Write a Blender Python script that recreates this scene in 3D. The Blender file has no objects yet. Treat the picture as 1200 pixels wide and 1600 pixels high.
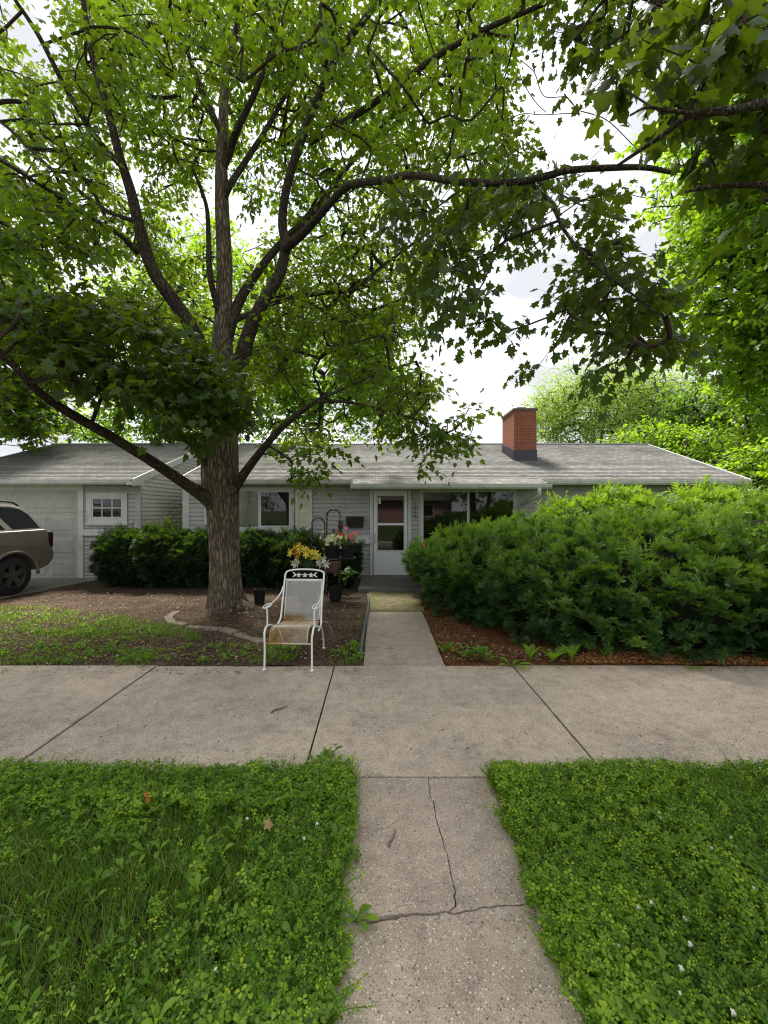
import bpy, bmesh, math, random
import numpy as np
from mathutils import Vector, Matrix

random.seed(11)
RNG = np.random.default_rng(11)
SC = bpy.context.scene
COL = SC.collection
PI = math.pi
F, H, CX, CY = 660.0, 1.65, 592.0, 797.0       # camera constants measured from the photograph (1200x1600 px)


def at(px, py, Y):
    """a pixel of the photograph at distance Y -> world point"""
    return np.array([(px - CX) * Y / F, Y, H - (py - CY) * Y / F])


def gnd(px, py, z=0.0):
    Y = F * (H - z) / (py - CY)
    return np.array([(px - CX) * Y / F, Y, z])


# ------------------------------------------------------------------ mesh helpers
class MB:
    def __init__(s):
        s.v, s.f, s.m = [], [], []

    def add(s, vs, fs, mi=0):
        o = len(s.v)
        s.v += [tuple(map(float, p)) for p in vs]
        s.f += [[i + o for i in f] for f in fs]
        s.m += [mi] * len(fs)
        return s

    def box(s, x0, x1, y0, y1, z0, z1, mi=0):
        v = [(x0, y0, z0), (x1, y0, z0), (x1, y1, z0), (x0, y1, z0), (x0, y0, z1), (x1, y0, z1), (x1, y1, z1), (x0, y1, z1)]
        return s.add(v, [[0, 3, 2, 1], [4, 5, 6, 7], [0, 1, 5, 4], [1, 2, 6, 5], [2, 3, 7, 6], [3, 0, 4, 7]], mi)

    def prism(s, poly, z0, z1, mi=0):
        n = len(poly)
        v = [(p[0], p[1], z0) for p in poly] + [(p[0], p[1], z1) for p in poly]
        f = [list(range(n))[::-1], list(range(n, 2 * n))] + [[i, (i + 1) % n, n + (i + 1) % n, n + i] for i in range(n)]
        return s.add(v, f, mi)

    def tube(s, pts, rad, sides=8, mi=0, cap=True, rib=None):
        pts = [np.asarray(p, float) for p in pts]
        n = len(pts)
        if np.isscalar(rad):
            rad = [rad] * n
        prev = None
        vs = []
        for i in range(n):
            t = pts[min(i + 1, n - 1)] - pts[max(i - 1, 0)]
            t = t / (np.linalg.norm(t) + 1e-9)
            if prev is None:
                a = np.array([0, 0, 1.0]) if abs(t[2]) < .9 else np.array([1.0, 0, 0])
                u = np.cross(t, a)
            else:
                u = prev - t * np.dot(prev, t)
            u /= np.linalg.norm(u) + 1e-9
            prev = u
            w = np.cross(t, u)
            for k in range(sides):
                a = 2 * PI * k / sides
                r = rad[i]
                if rib:
                    r = r * rib(a, i)
                vs.append(pts[i] + (u * math.cos(a) + w * math.sin(a)) * r)
        fs = []
        for i in range(n - 1):
            for k in range(sides):
                a, b = i * sides + k, i * sides + (k + 1) % sides
                fs.append([a, b, b + sides, a + sides])
        if cap:
            fs.append(list(range(sides))[::-1])
            fs.append(list(range((n - 1) * sides, n * sides)))
        return s.add(vs, fs, mi)

    def lathe(s, prof, c=(0, 0, 0), sides=24, mi=0, axis='z'):
        vs, fs = [], []
        n = len(prof)
        for r, h in prof:
            for k in range(sides):
                a = 2 * PI * k / sides
                p = (r * math.cos(a), r * math.sin(a), h)
                if axis == 'y':
                    p = (p[0], p[2], p[1])
                vs.append((c[0] + p[0], c[1] + p[1], c[2] + p[2]))
        for i in range(n - 1):
            for k in range(sides):
                a, b = i * sides + k, i * sides + (k + 1) % sides
                q = [a, b, b + sides, a + sides]
                fs.append(q if axis != 'y' else q[::-1])
        return s.add(vs, fs, mi)

    def build(s, name, mats, parent=None, smooth=False, bevel=0):
        me = bpy.data.meshes.new(name)
        me.from_pydata(s.v, [], s.f)
        for m in (mats if isinstance(mats, (list, tuple)) else [mats]):
            me.materials.append(m)
        me.polygons.foreach_set('material_index', s.m)
        if smooth:
            me.polygons.foreach_set('use_smooth', [True] * len(s.f))
        me.update()
        o = link(name, me, parent)
        if bevel:
            b = o.modifiers.new('bevel', 'BEVEL')
            b.width = bevel
            b.segments = 2
            b.limit_method = 'ANGLE'
        return o


def link(name, data, parent=None):
    o = bpy.data.objects.new(name, data)
    COL.objects.link(o)
    if parent is not None:
        o.parent = parent
    return o


def empty(name, loc=(0, 0, 0), rz=0.0):
    o = bpy.data.objects.new(name, None)
    COL.objects.link(o)
    o.location = loc
    o.rotation_euler = (0, 0, rz)
    o.empty_display_size = .2
    return o


def tag(o, label=None, cat=None, group=None, kind=None):
    if label:
        o['label'] = label
    if cat:
        o['category'] = cat
    if group:
        o['group'] = group
    if kind:
        o['kind'] = kind
    return o


def copy_tree(o, parent=None):
    c = o.copy()
    COL.objects.link(c)
    if parent is not None:
        c.parent = parent
    for ch in list(o.children):
        copy_tree(ch, c)
    return c


def raw_mesh(name, V, T, mats, parent=None, rnd=None, smooth=False, matidx=None):
    """big mesh from numpy arrays; T is (m,3) or (m,4)"""
    me = bpy.data.meshes.new(name)
    V = np.ascontiguousarray(V, np.float32)
    T = np.ascontiguousarray(T, np.int32)
    k = T.shape[1]
    me.vertices.add(len(V))
    me.vertices.foreach_set('co', V.ravel())
    me.loops.add(T.size)
    me.loops.foreach_set('vertex_index', T.ravel())
    me.polygons.add(len(T))
    me.polygons.foreach_set('loop_start', np.arange(0, T.size, k, dtype=np.int32))
    for m in (mats if isinstance(mats, (list, tuple)) else [mats]):
        me.materials.append(m)
    if matidx is not None:
        me.polygons.foreach_set('material_index', np.ascontiguousarray(matidx, np.int32))
    if smooth:
        me.polygons.foreach_set('use_smooth', np.ones(len(T), bool))
    if rnd is not None:
        a = me.attributes.new('rnd', 'FLOAT', 'POINT')
        a.data.foreach_set('value', np.ascontiguousarray(rnd, np.float32))
    me.update(calc_edges=True)
    return link(name, me, parent)


def nrm(a):
    return a / (np.linalg.norm(a, axis=-1, keepdims=True) + 1e-9)


def inst(tv, tf, P, U, N, S, rnd=None, tip=None):
    """copies of template (tv,tf): local x -> U, z -> N, at P, scaled by S"""
    U = nrm(U)
    N = nrm(N - U * np.sum(N * U, -1, keepdims=True))
    W = np.cross(N, U)
    S = np.asarray(S, float)
    if S.ndim == 1:
        S = np.repeat(S[:, None], 3, 1)
    n, k = len(P), len(tv)
    V = (P[:, None, :] + (tv[None, :, 0] * S[:, None, 0])[..., None] * U[:, None, :]
         + (tv[None, :, 1] * S[:, None, 1])[..., None] * W[:, None, :]
         + (tv[None, :, 2] * S[:, None, 2])[..., None] * N[:, None, :]).reshape(-1, 3)
    T = (tf[None] + (np.arange(n) * k)[:, None, None]).reshape(-1, tf.shape[1])
    R = None
    if rnd is not None:
        R = np.repeat(rnd, k).reshape(n, k)
        if tip is not None:
            R = R + tip[None]
        R = R.ravel()
    return V, T, R


def join(parts):
    Vs, Ts, Rs, o = [], [], [], 0
    for V, T, R in parts:
        Vs.append(V)
        Ts.append(T + o)
        Rs.append(R if R is not None else np.zeros(len(V)))
        o += len(V)
    return np.concatenate(Vs), np.concatenate(Ts), np.concatenate(Rs)


def in_poly(x, y, poly):
    c = np.zeros(len(x), bool)
    n = len(poly)
    for i in range(n):
        x0, y0 = poly[i]
        x1, y1 = poly[(i + 1) % n]
        cond = ((y0 > y) != (y1 > y)) & (x < (x1 - x0) * (y - y0) / ((y1 - y0) + 1e-12) + x0)
        c ^= cond
    return c


def samp_poly(poly, n):
    P = np.array(poly, float)
    lo, hi = P.min(0), P.max(0)
    out = np.zeros((0, 2))
    while len(out) < n:
        q = RNG.uniform(lo, hi, (max(64, n * 2), 2))
        out = np.concatenate([out, q[in_poly(q[:, 0], q[:, 1], poly)]])
    return out[:n]


def vnoise(x, y, seed=0):
    """cheap smooth value noise"""
    def h(i, j):
        v = np.sin(i * 127.1 + j * 311.7 + seed * 74.7) * 43758.5453
        return v - np.floor(v)
    i, j = np.floor(x), np.floor(y)
    a, b = x - i, y - j
    a, b = a * a * (3 - 2 * a), b * b * (3 - 2 * b)
    return (h(i, j) * (1 - a) + h(i + 1, j) * a) * (1 - b) + (h(i, j + 1) * (1 - a) + h(i + 1, j + 1) * a) * b


# ------------------------------------------------------------------ materials
def mat(name, col=(.5, .5, .5), rough=.6, metal=0, spec=.5):
    m = bpy.data.materials.new(name)
    m.use_nodes = True
    b = m.node_tree.nodes['Principled BSDF']
    b.inputs['Base Color'].default_value = (*col, 1)
    b.inputs['Roughness'].default_value = rough
    b.inputs['Metallic'].default_value = metal
    b.inputs['Specular IOR Level'].default_value = spec
    return m


class NT:
    def __init__(s, m):
        s.t = m.node_tree
        s.b = s.t.nodes['Principled BSDF']
        s.out = s.t.nodes['Material Output']

    def n(s, typ, **kw):
        nd = s.t.nodes.new(typ)
        for k, v in kw.items():
            if k.startswith('i_'):
                key = k[2:]
                nd.inputs[int(key) if key.isdigit() else key.replace('_', ' ')].default_value = v
            else:
                setattr(nd, k, v)
        return nd

    def l(s, a, b):
        s.t.links.new(a, b)

    def coord(s, kind='Object', scale=(1, 1, 1)):
        tc = s.n('ShaderNodeTexCoord')
        mp = s.n('ShaderNodeMapping')
        mp.inputs['Scale'].default_value = scale
        s.l(tc.outputs[kind], mp.inputs[0])
        return mp.outputs[0]

    def noise(s, vec, scale, detail=4, rough=.55):
        nd = s.n('ShaderNodeTexNoise', i_Scale=scale, i_Detail=detail, i_Roughness=rough)
        s.l(vec, nd.inputs['Vector'])
        return nd.outputs['Fac']

    def ramp(s, fac, stops):
        r = s.n('ShaderNodeValToRGB')
        el = r.color_ramp.elements
        while len(el) < len(stops):
            el.new(.5)
        for e, (p, c) in zip(el, stops):
            e.position = p
            e.color = (*c, 1) if len(c) == 3 else c
        s.l(fac, r.inputs[0])
        return r.outputs[0]

    def mix(s, fac, a, b, mode='MIX'):
        m = s.n('ShaderNodeMix', data_type='RGBA', blend_type=mode)
        for sock, v in ((m.inputs[0], fac), (m.inputs[6], a), (m.inputs[7], b)):
            if isinstance(v, (int, float)):
                sock.default_value = v
            elif isinstance(v, tuple):
                sock.default_value = (*v, 1) if len(v) == 3 else v
            else:
                s.l(v, sock)
        return m.outputs[2]

    def bump(s, h, strength=.4, dist=.01, prev=None):
        b = s.n('ShaderNodeBump', i_Strength=strength, i_Distance=dist)
        s.l(h, b.inputs['Height'])
        if prev is not None:
            s.l(prev, b.inputs['Normal'])
        return b.outputs[0]

    def math(s, op, a, b=None):
        m = s.n('ShaderNodeMath', operation=op)
        for sock, v in ((m.inputs[0], a), (m.inputs[1], b)):
            if v is None:
                continue
            if isinstance(v, (int, float)):
                sock.default_value = v
            else:
                s.l(v, sock)
        return m.outputs[0]


def foliage(name, stops, trans=.4, tcol=(.30, .55, .04), rough=.5, spec=.3, patch=None):
    """two sided leaf: reflects the ramp colour, lets part of the light through"""
    m = mat(name, rough=rough, spec=spec)
    t = NT(m)
    at_ = t.n('ShaderNodeAttribute', attribute_name='rnd')
    c = t.ramp(at_.outputs['Fac'], stops)
    if patch:
        v = t.coord('Object')
        c = t.mix(t.ramp(t.noise(v, patch[0], 2), [(.42, (0, 0, 0)), (.6, (1, 1, 1))]), c, t.mix(1.0, c, patch[1], 'MULTIPLY'))
    t.l(c, t.b.inputs['Base Color'])
    tr = t.n('ShaderNodeBsdfTranslucent')
    t.l(t.mix(1.0, t.mix(.35, c, tcol), (2.0, 1.95, .9), 'MULTIPLY'), tr.inputs['Color'])
    mx = t.n('ShaderNodeMixShader', i_0=trans)
    t.l(t.b.outputs[0], mx.inputs[1])
    t.l(tr.outputs[0], mx.inputs[2])
    t.l(mx.outputs[0], t.out.inputs['Surface'])
    return m


def concrete(name, base, speck=1.0, moss=None, scale=1.0):
    m = mat(name, base, .9, spec=.2)
    t = NT(m)
    v = t.coord('Object')
    big = t.noise(v, 1.3, 5, .6)
    mid = t.noise(v, 9, 5, .65)
    d = tuple(c * .62 for c in base)
    l_ = tuple(min(1, c * 1.22) for c in base)
    c = t.ramp(big, [(.34, tuple(x * .8 for x in d)), (.5, base), (.66, l_)])
    c = t.mix(.55, c, t.ramp(mid, [(.3, tuple(x * .55 for x in base)), (.5, base), (.75, tuple(min(1, x * 1.35) for x in base))]))
    vo = t.n('ShaderNodeTexVoronoi', i_Scale=95 * scale, feature='F1')
    t.l(v, vo.inputs['Vector'])
    sep = t.n('ShaderNodeSeparateColor')
    t.l(vo.outputs['Color'], sep.inputs[0])
    peb = t.ramp(vo.outputs['Distance'], [(.30, (1, 1, 1)), (.48, (0, 0, 0))])
    pick = t.ramp(sep.outputs[0], [(.60, (0, 0, 0)), (.63, (1, 1, 1))])
    pc = t.ramp(sep.outputs[1], [(.0, (.06, .05, .042)), (.18, (.16, .13, .10)), (.45, (.34, .29, .23)), (.9, (.66, .60, .50))])
    c = t.mix(t.mix(1.0, peb, t.mix(1.0, pick, (speck, speck, speck), 'MULTIPLY'), 'MULTIPLY'), c, pc)
    vo2 = t.n('ShaderNodeTexVoronoi', i_Scale=260 * scale, feature='F1')
    t.l(v, vo2.inputs['Vector'])
    s2 = t.n('ShaderNodeSeparateColor')
    t.l(vo2.outputs['Color'], s2.inputs[0])
    c = t.mix(t.math('MULTIPLY', t.ramp(s2.outputs[0], [(.72, (0, 0, 0)), (.76, (1, 1, 1))]), .55 * speck), c,
              t.ramp(s2.outputs[1], [(.3, (.05, .04, .035)), (.7, (.5, .46, .4))]))
    # dirt blotches with a shape of their own
    bl = t.ramp(t.noise(v, 3.1, 8, .72), [(.55, (0, 0, 0)), (.68, (1, 1, 1))])
    c = t.mix(t.math('MULTIPLY', bl, .48), c, tuple(x * .45 for x in base))
    if moss:
        mo = t.ramp(t.noise(v, 5, 6, .7), [(.36, (0, 0, 0)), (.56, (1, 1, 1))])
        c = t.mix(t.math('MULTIPLY', mo, .85), c, moss)
    t.l(c, t.b.inputs['Base Color'])
    n1 = t.bump(t.noise(v, 160 * scale, 3, .6), .5, .004)
    n2 = t.bump(peb, .35, .003, n1)
    t.l(n2, t.b.inputs['Normal'])
    return m


def soil(name, cols, fleck, fl=.5, scale=1.0, patch=None):
    m = mat(name, cols[1], .95, spec=.1)
    t = NT(m)
    v = t.coord('Object')
    c = t.ramp(t.noise(v, 2.2 * scale, 8, .7), [(.3, cols[0]), (.52, cols[1]), (.72, cols[2])])
    vo = t.n('ShaderNodeTexVoronoi', i_Scale=75 * scale, feature='F1')
    t.l(t.mix(.08, v, t.n('ShaderNodeTexNoise', i_Scale=18.0).outputs['Color']), vo.inputs['Vector'])
    s2 = t.n('ShaderNodeSeparateColor')
    t.l(vo.outputs['Color'], s2.inputs[0])
    pk = t.ramp(s2.outputs[0], [(.62, (0, 0, 0)), (.68, (1, 1, 1))])
    c = t.mix(t.math('MULTIPLY', pk, fl), c, t.ramp(s2.outputs[1], fleck))
    if patch:
        c = t.mix(t.ramp(t.noise(v, patch[0], 5, .6), [(.45, (0, 0, 0)), (.62, (1, 1, 1))]), c, patch[1])
    t.l(c, t.b.inputs['Base Color'])
    t.l(t.bump(t.noise(v, 55 * scale, 6, .7), .9, .02, t.bump(s2.outputs[2], .5, .01)), t.b.inputs['Normal'])
    return m


M = {}
M['walk'] = concrete('sidewalk_concrete', (.42, .345, .268), 1.0)
M['path'] = concrete('path_concrete', (.36, .292, .226), 1.0, scale=1.1)
M['walk2'] = concrete('front_walk_concrete', (.33, .272, .212), .7)
M['stoop'] = concrete('stoop_concrete', (.15, .145, .135), .35)
M['mossy'] = concrete('mossy_concrete', (.24, .21, .12), .6, moss=(.13, .125, .045))
M['drive'] = concrete('drive_concrete', (.21, .20, .175), .5)
M['dirt'] = soil('bare_dirt', [(.028, .019, .013), (.062, .043, .03), (.13, .092, .064)],
                 [(.0, (.02, .013, .009)), (.5, (.12, .075, .05)), (1, (.34, .25, .16))], .6)
M['mulch'] = soil('needle_mulch', [(.035, .017, .009), (.10, .043, .018), (.23, .098, .033)],
                  [(.0, (.03, .015, .01)), (.5, (.2, .08, .03)), (1, (.46, .22, .08))], .75, 1.3)
M['lawnsoil'] = soil('lawn_soil', [(.014, .014, .007), (.024, .026, .010), (.045, .038, .018)],
                     [(.0, (.02, .02, .01)), (.6, (.07, .065, .025)), (1, (.2, .16, .09))], .45)
M['ground'] = soil('far_ground', [(.03, .05, .015), (.05, .075, .02), (.07, .09, .03)], [(0, (.03, .05, .01)), (1, (.09, .1, .04))], .4, .2)

M['white'] = mat('white_paint', (.66, .67, .64), .45)
M['trim'] = mat('aged_white_trim', (.60, .61, .56), .5)
for k in ('white', 'trim'):
    t = NT(M[k])
    v = t.coord('Object', (1, 1, .35))
    bc = tuple(t.b.inputs['Base Color'].default_value)[:3]
    t.l(t.ramp(t.noise(v, 5, 7, .7), [(.28, tuple(x * .72 for x in bc)), (.55, bc)]), t.b.inputs['Base Color'])
M['shutter'] = mat('cream_shutter', (.66, .66, .54), .5)
M['door'] = mat('door_white', (.72, .76, .77), .35)
M['ironwhite'] = mat('white_iron', (.78, .78, .74), .4)
M['black'] = mat('black_enamel', (.012, .012, .013), .35)
M['plasticblack'] = mat('black_plastic', (.011, .0105, .011), .75, spec=.2)
M['steel'] = mat('steel', (.45, .46, .47), .3, 1)
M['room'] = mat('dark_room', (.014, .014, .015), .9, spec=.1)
M['curtain_d'] = mat('dark_curtain', (.055, .05, .055), .9, spec=.1)
M['curtain_l'] = mat('pale_curtain', (.62, .62, .54), .9, spec=.1)
M['paper'] = mat('white_paper', (.75, .76, .7), .7)
M['number'] = mat('bronze_numeral', (.035, .03, .025), .5)


def siding(name, base, algae=False):
    m = mat(name, base, .55, spec=.3)
    t = NT(m)
    v = t.coord('Object', (1, 1, 1))
    c = t.ramp(t.noise(v, 2.5, 6, .65), [(.3, tuple(x * .8 for x in base)), (.55, base), (.8, tuple(x * 1.08 for x in base))])
    v2 = t.coord('Object', (9, 9, 1.2))
    c = t.mix(.25, c, t.ramp(t.noise(v2, 3, 4), [(.35, tuple(x * .55 for x in base)), (.6, base)]))
    if algae:
        sx = t.n('ShaderNodeSeparateXYZ')
        t.l(t.coord('Object'), sx.inputs[0])
        g = t.math('MULTIPLY', t.ramp(sx.outputs[1], [(10.75 / 20, (0, 0, 0)), (11.55 / 20, (1, 1, 1))]), 1.0)
        # ramp works on 0..1: scale y first
        sc = t.math('DIVIDE', sx.outputs[1], 20.0)
        g = t.ramp(sc, [(10.9 / 20, (0, 0, 0)), (11.7 / 20, (1, 1, 1))])
        zz = t.ramp(t.math('DIVIDE', sx.outputs[2], 4.0), [(.22, (.75, .75, .75)), (.44, (1, 1, 1)), (.56, (0, 0, 0))])
        n_ = t.ramp(t.noise(t.coord('Object', (1, 3.5, 5)), 2.4, 7, .75), [(.40, (0, 0, 0)), (.56, (1, 1, 1))])
        c = t.mix(t.math('MULTIPLY', t.math('MULTIPLY', t.math('MULTIPLY', g, zz), n_), .9), c, (.16, .15, .03))
    t.l(c, t.b.inputs['Base Color'])
    return m


M['siding'] = siding('grey_siding', (.47, .46, .44))
M['siding_lit_alg'] = siding('lit_siding_with_algae', (.62, .61, .57), True)  # base lightened for the light on this side; the algae is a stain

# asphalt shingles: each tab its own grey, on real lapped courses
m = M['shingle'] = mat('asphalt_shingle', (.2, .2, .2), .95, spec=.15)
t = NT(m)
uv = t.n('ShaderNodeUVMap', uv_map='uv')
br = t.n('ShaderNodeTexBrick', offset=.5, i_Scale=1.0, i_Mortar_Size=.012, i_Brick_Width=.17, i_Row_Height=.14, i_Bias=0.0)
br.inputs['Color1'].default_value = (.0, .0, .0, 1)
br.inputs['Color2'].default_value = (1, 1, 1, 1)
br.inputs['Mortar'].default_value = (.0, .0, .0, 1)  # dark lower edge of each course stands in for the lap shadow
t.l(uv.outputs[0], br.inputs['Vector'])
v = t.coord('Object')
c = t.ramp(br.outputs['Color'], [(.0, (.085, .083, .078)), (.35, (.145, .142, .135)), (.65, (.19, .186, .177)), (1, (.255, .25, .238))])
strk = t.noise(t.coord('Object', (.8, 6, 6)), 1.6, 6, .65)
c = t.mix(.14, c, t.ramp(strk, [(.3, (.09, .088, .08)), (.52, (.2, .197, .19)), (.72, (.34, .34, .33))]))
c = t.mix(.25, c, t.ramp(t.noise(v, .9, 5), [(.3, (.08, .08, .072)), (.6, (.27, .27, .26))]))
t.l(c, t.b.inputs['Base Color'])
t.l(t.bump(t.noise(v, 120, 3), .6, .006, t.bump(br.outputs['Color'], .5, .008)), t.b.inputs['Normal'])

m = M['brick'] = mat('red_brick', (.3, .09, .05), .9, spec=.15)
t = NT(m)
br = t.n('ShaderNodeTexBrick', offset=.5, i_Scale=1.0, i_Mortar_Size=.005, i_Brick_Width=.21, i_Row_Height=.072, i_Bias=-.1)
br.inputs['Color1'].default_value = (.25, .08, .05, 1)
br.inputs['Color2'].default_value = (.22, .07, .04, 1)
br.inputs['Mortar'].default_value = (.30, .24, .19, 1)
sx = t.n('ShaderNodeSeparateXYZ')
t.l(t.coord('Object'), sx.inputs[0])
cb = t.n('ShaderNodeCombineXYZ')
t.l(t.math('ADD', sx.outputs[0], sx.outputs[1]), cb.inputs[0])
t.l(sx.outputs[2], cb.inputs[1])
t.l(cb.outputs[0], br.inputs['Vector'])
c = t.mix(.4, br.outputs['Color'], t.ramp(t.noise(t.coord('Object'), 9, 5, .7), [(.3, (.12, .05, .035)), (.55, (.29, .095, .058)), (.8, (.40, .19, .12))]))
t.l(c, t.b.inputs['Base Color'])
t.l(t.bump(br.outputs['Fac'], -.5, .008), t.b.inputs['Normal'])
M['flash'] = mat('dark_flashing', (.05, .05, .06), .4, .6)
M['cap'] = mat('chimney_cap', (.13, .085, .065), .9)


def bark(name, a, b, c_, sc=1.0):
    m = mat(name, b, .95, spec=.15)
    t = NT(m)
    v = t.coord('Object', (1, 1, .17))
    vo = t.n('ShaderNodeTexVoronoi', i_Scale=24 * sc, feature='DISTANCE_TO_EDGE')
    wv = t.n('ShaderNodeVectorMath', operation='ADD')
    nz = t.n('ShaderNodeTexNoise', i_Scale=7.0, i_Detail=4.0)
    t.l(v, nz.inputs['Vector'])
    sc_ = t.n('ShaderNodeVectorMath', operation='SCALE')
    sc_.inputs['Scale'].default_value = .15
    t.l(nz.outputs['Color'], sc_.inputs[0])
    t.l(v, wv.inputs[0])
    t.l(sc_.outputs[0], wv.inputs[1])
    t.l(wv.outputs[0], vo.inputs['Vector'])
    e = t.ramp(vo.outputs['Distance'], [(.0, (0, 0, 0)), (.22, (1, 1, 1))])
    c = t.mix(e, a, t.ramp(t.noise(t.coord('Object', (1, 1, .4)), 8, 6, .7), [(.3, b), (.7, c_)]))
    gr = t.ramp(t.noise(t.coord('Object'), 2.4, 4, .6), [(.52, (0, 0, 0)), (.68, (1, 1, 1))])
    c = t.mix(t.math('MULTIPLY', gr, .35), c, (.13, .15, .07))
    t.l(c, t.b.inputs['Base Color'])
    t.l(t.bump(e, .9, .02, t.bump(t.noise(v, 60, 4), .4, .006)), t.b.inputs['Normal'])
    return m


M['bark'] = bark('maple_bark', (.060, .046, .032), (.15, .118, .082), (.25, .20, .142))
M['bark2'] = bark('branch_bark', (.03, .022, .016), (.075, .058, .042), (.13, .105, .08), 1.8)
M['twig'] = mat('twig_bark', (.05, .036, .025), .9, spec=.15)
M['stick'] = mat('dry_stick', (.2, .14, .09), .9, spec=.15)
M['dryleaf'] = mat('dry_leaf', (.36, .13, .03), .8, spec=.2)
M['paleleaf'] = mat('pale_dry_leaf', (.30, .21, .09), .8, spec=.2)

G_MAPLE = [(0, (.016, .040, .009)), (.35, (.034, .076, .012)), (.7, (.066, .128, .017)), (1, (.115, .19, .024))]
M['maple'] = foliage('maple_leaf', G_MAPLE, .45, (.29, .42, .015))
M['maple_shaded'] = foliage('shaded_maple_leaf', [(0, (.015, .034, .009)), (.5, (.030, .062, .012)), (1, (.060, .108, .016))], .32, (.26, .38, .012), rough=.5, spec=.25)  # near leaves darker and less translucent: canopy shade put into the colour
M['bright'] = foliage('bright_leaf', [(0, (.065, .13, .012)), (.5, (.115, .21, .018)), (1, (.19, .30, .03))], .45, (.35, .55, .02))
M['dark'] = foliage('dark_leaf', [(0, (.025, .06, .016)), (.5, (.055, .12, .025)), (1, (.12, .21, .04))], .35)
M['locust'] = foliage('pale_locust_leaf', [(0, (.11, .18, .05)), (.5, (.16, .25, .075)), (1, (.23, .32, .12))], .38, (.35, .5, .08))
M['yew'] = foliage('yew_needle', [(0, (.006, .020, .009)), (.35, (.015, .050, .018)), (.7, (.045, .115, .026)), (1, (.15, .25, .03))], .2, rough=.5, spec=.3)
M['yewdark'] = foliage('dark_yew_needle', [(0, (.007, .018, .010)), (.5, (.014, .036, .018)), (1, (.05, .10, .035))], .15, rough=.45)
M['arbor'] = foliage('light_arborvitae_spray', [(0, (.03, .075, .012)), (.5, (.07, .15, .018)), (1, (.16, .25, .03))], .3, (.3, .5, .03))
M['core'] = mat('core_blocker', (.012, .016, .008), .95, spec=.05)  # opaque filler added inside the shrubs to stop light
M['grass'] = foliage('grass_blade', [(0, (.035, .08, .010)), (.5, (.075, .145, .016)), (.85, (.14, .215, .025)), (1, (.34, .30, .11))], .38)
M['clover'] = foliage('clover_leaf', [(0, (.016, .042, .006)), (.42, (.066, .140, .012)), (.78, (.15, .262, .020)), (1, (.29, .39, .03))], .38, rough=.5, spec=.25)
M['weed'] = foliage('weed_leaf', [(0, (.05, .115, .012)), (.6, (.105, .205, .02)), (1, (.19, .30, .03))], .42, rough=.5, spec=.28)
M['bud'] = foliage('medick_bud', [(0, (.26, .38, .02)), (1, (.55, .56, .04))], .4)
M['whitefl'] = mat('white_clover_head', (.7, .72, .62), .8)
M['lily_y'] = mat('yellow_petal', (.80, .64, .07), .6)
M['lily_o'] = mat('orange_red_petal', (.50, .12, .03), .6)
M['lily_w'] = mat('white_petal', (.68, .68, .58), .6)
M['cream'] = mat('cream_petal', (.70, .68, .36), .6)
M['pink'] = mat('pink_petal', (.66, .16, .24), .6)
M['stem'] = mat('flower_stem', (.05, .11, .03), .7)

# ------------------------------------------------------------------ ground, walks
def sheet(name, poly_or_rect, z, m, nx=60, ny=60, amp=.0, fr=2.0, seed=1):
    x0, x1, y0, y1 = poly_or_rect
    X, Y = np.meshgrid(np.linspace(x0, x1, nx), np.linspace(y0, y1, ny))
    Z = z + amp * (vnoise(X * fr, Y * fr, seed) + .5 * vnoise(X * fr * 2.3, Y * fr * 2.3, seed + 1) - .75)
    V = np.stack([X, Y, Z], -1).reshape(-1, 3)
    idx = np.arange(nx * ny).reshape(ny, nx)
    T = np.stack([idx[:-1, :-1], idx[:-1, 1:], idx[1:, 1:], idx[1:, :-1]], -1).reshape(-1, 4)
    return tag(raw_mesh(name, V, T, m, smooth=True), kind='structure')


g = MB()
g.add([(-600, -600, -.10), (600, -600, -.10), (600, 600, -.10), (-600, 600, -.10)], [[0, 1, 2, 3]])
tag(g.build('ground', M['ground']), kind='structure')
SY0, SY1 = 2.62, 4.48                     # the public sidewalk
PX0, PX1 = -.19, .705
sheet('yard_dirt', (-13, -.172, SY1 - .014, 10.6), -.004, M['dirt'], 260, 150, .030, 3.0)
sheet('mulch_bed', (.712, 13, SY1 - .016, 10.6), .000, M['mulch'], 220, 130, .036, 3.0, 5)
sheet('lawn_soil', (-9, PX0 - .004, -2.2, SY0 - .006), -.03, M['lawnsoil'], 120, 60, .03, 2.5, 7)
sheet('lawn_soil', (PX1 + .004, 9, -2.2, SY0 - .006), -.03, M['lawnsoil'], 120, 60, .03, 2.5, 8)


def slab(mb, poly, z1, z0=-.12):
    mb.prism(poly, z0, z1)


gap = .006
mb = MB()
xs = [-.47 + 1.888 * k for k in range(-7, 8)]
for k in range(len(xs) - 1):
    a, b = xs[k] + gap, xs[k + 1] - gap
    dz = .004 * ((k * 7) % 3 - 1)
    slab(mb, [(a, SY0), (b, SY0), (b, SY1), (a, SY1)], dz)
tag(mb.build('sidewalk', M['walk'], bevel=.006), kind='structure')
# joints packed with dark soil
mb = MB()
for x in xs:
    mb.box(x - .012, x + .012, SY0 + .01, SY1 - .01, -.12, -.010)
tag(mb.build('joint_soil', M['lawnsoil']), kind='structure')

# near path with its cracks



def crack(p0, p1, n, amp, seed):
    r = np.random.default_rng(seed)
    t_ = np.linspace(0, 1, n)
    p0, p1 = np.array(p0), np.array(p1)
    d = p1 - p0
    nn = np.array([-d[1], d[0]]) / np.linalg.norm(d)
    w = np.cumsum(r.normal(0, amp, n))
    w -= t_ * w[-1]
    return [tuple(p0 + d * a + nn * b) for a, b in zip(t_, w)]


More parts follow.
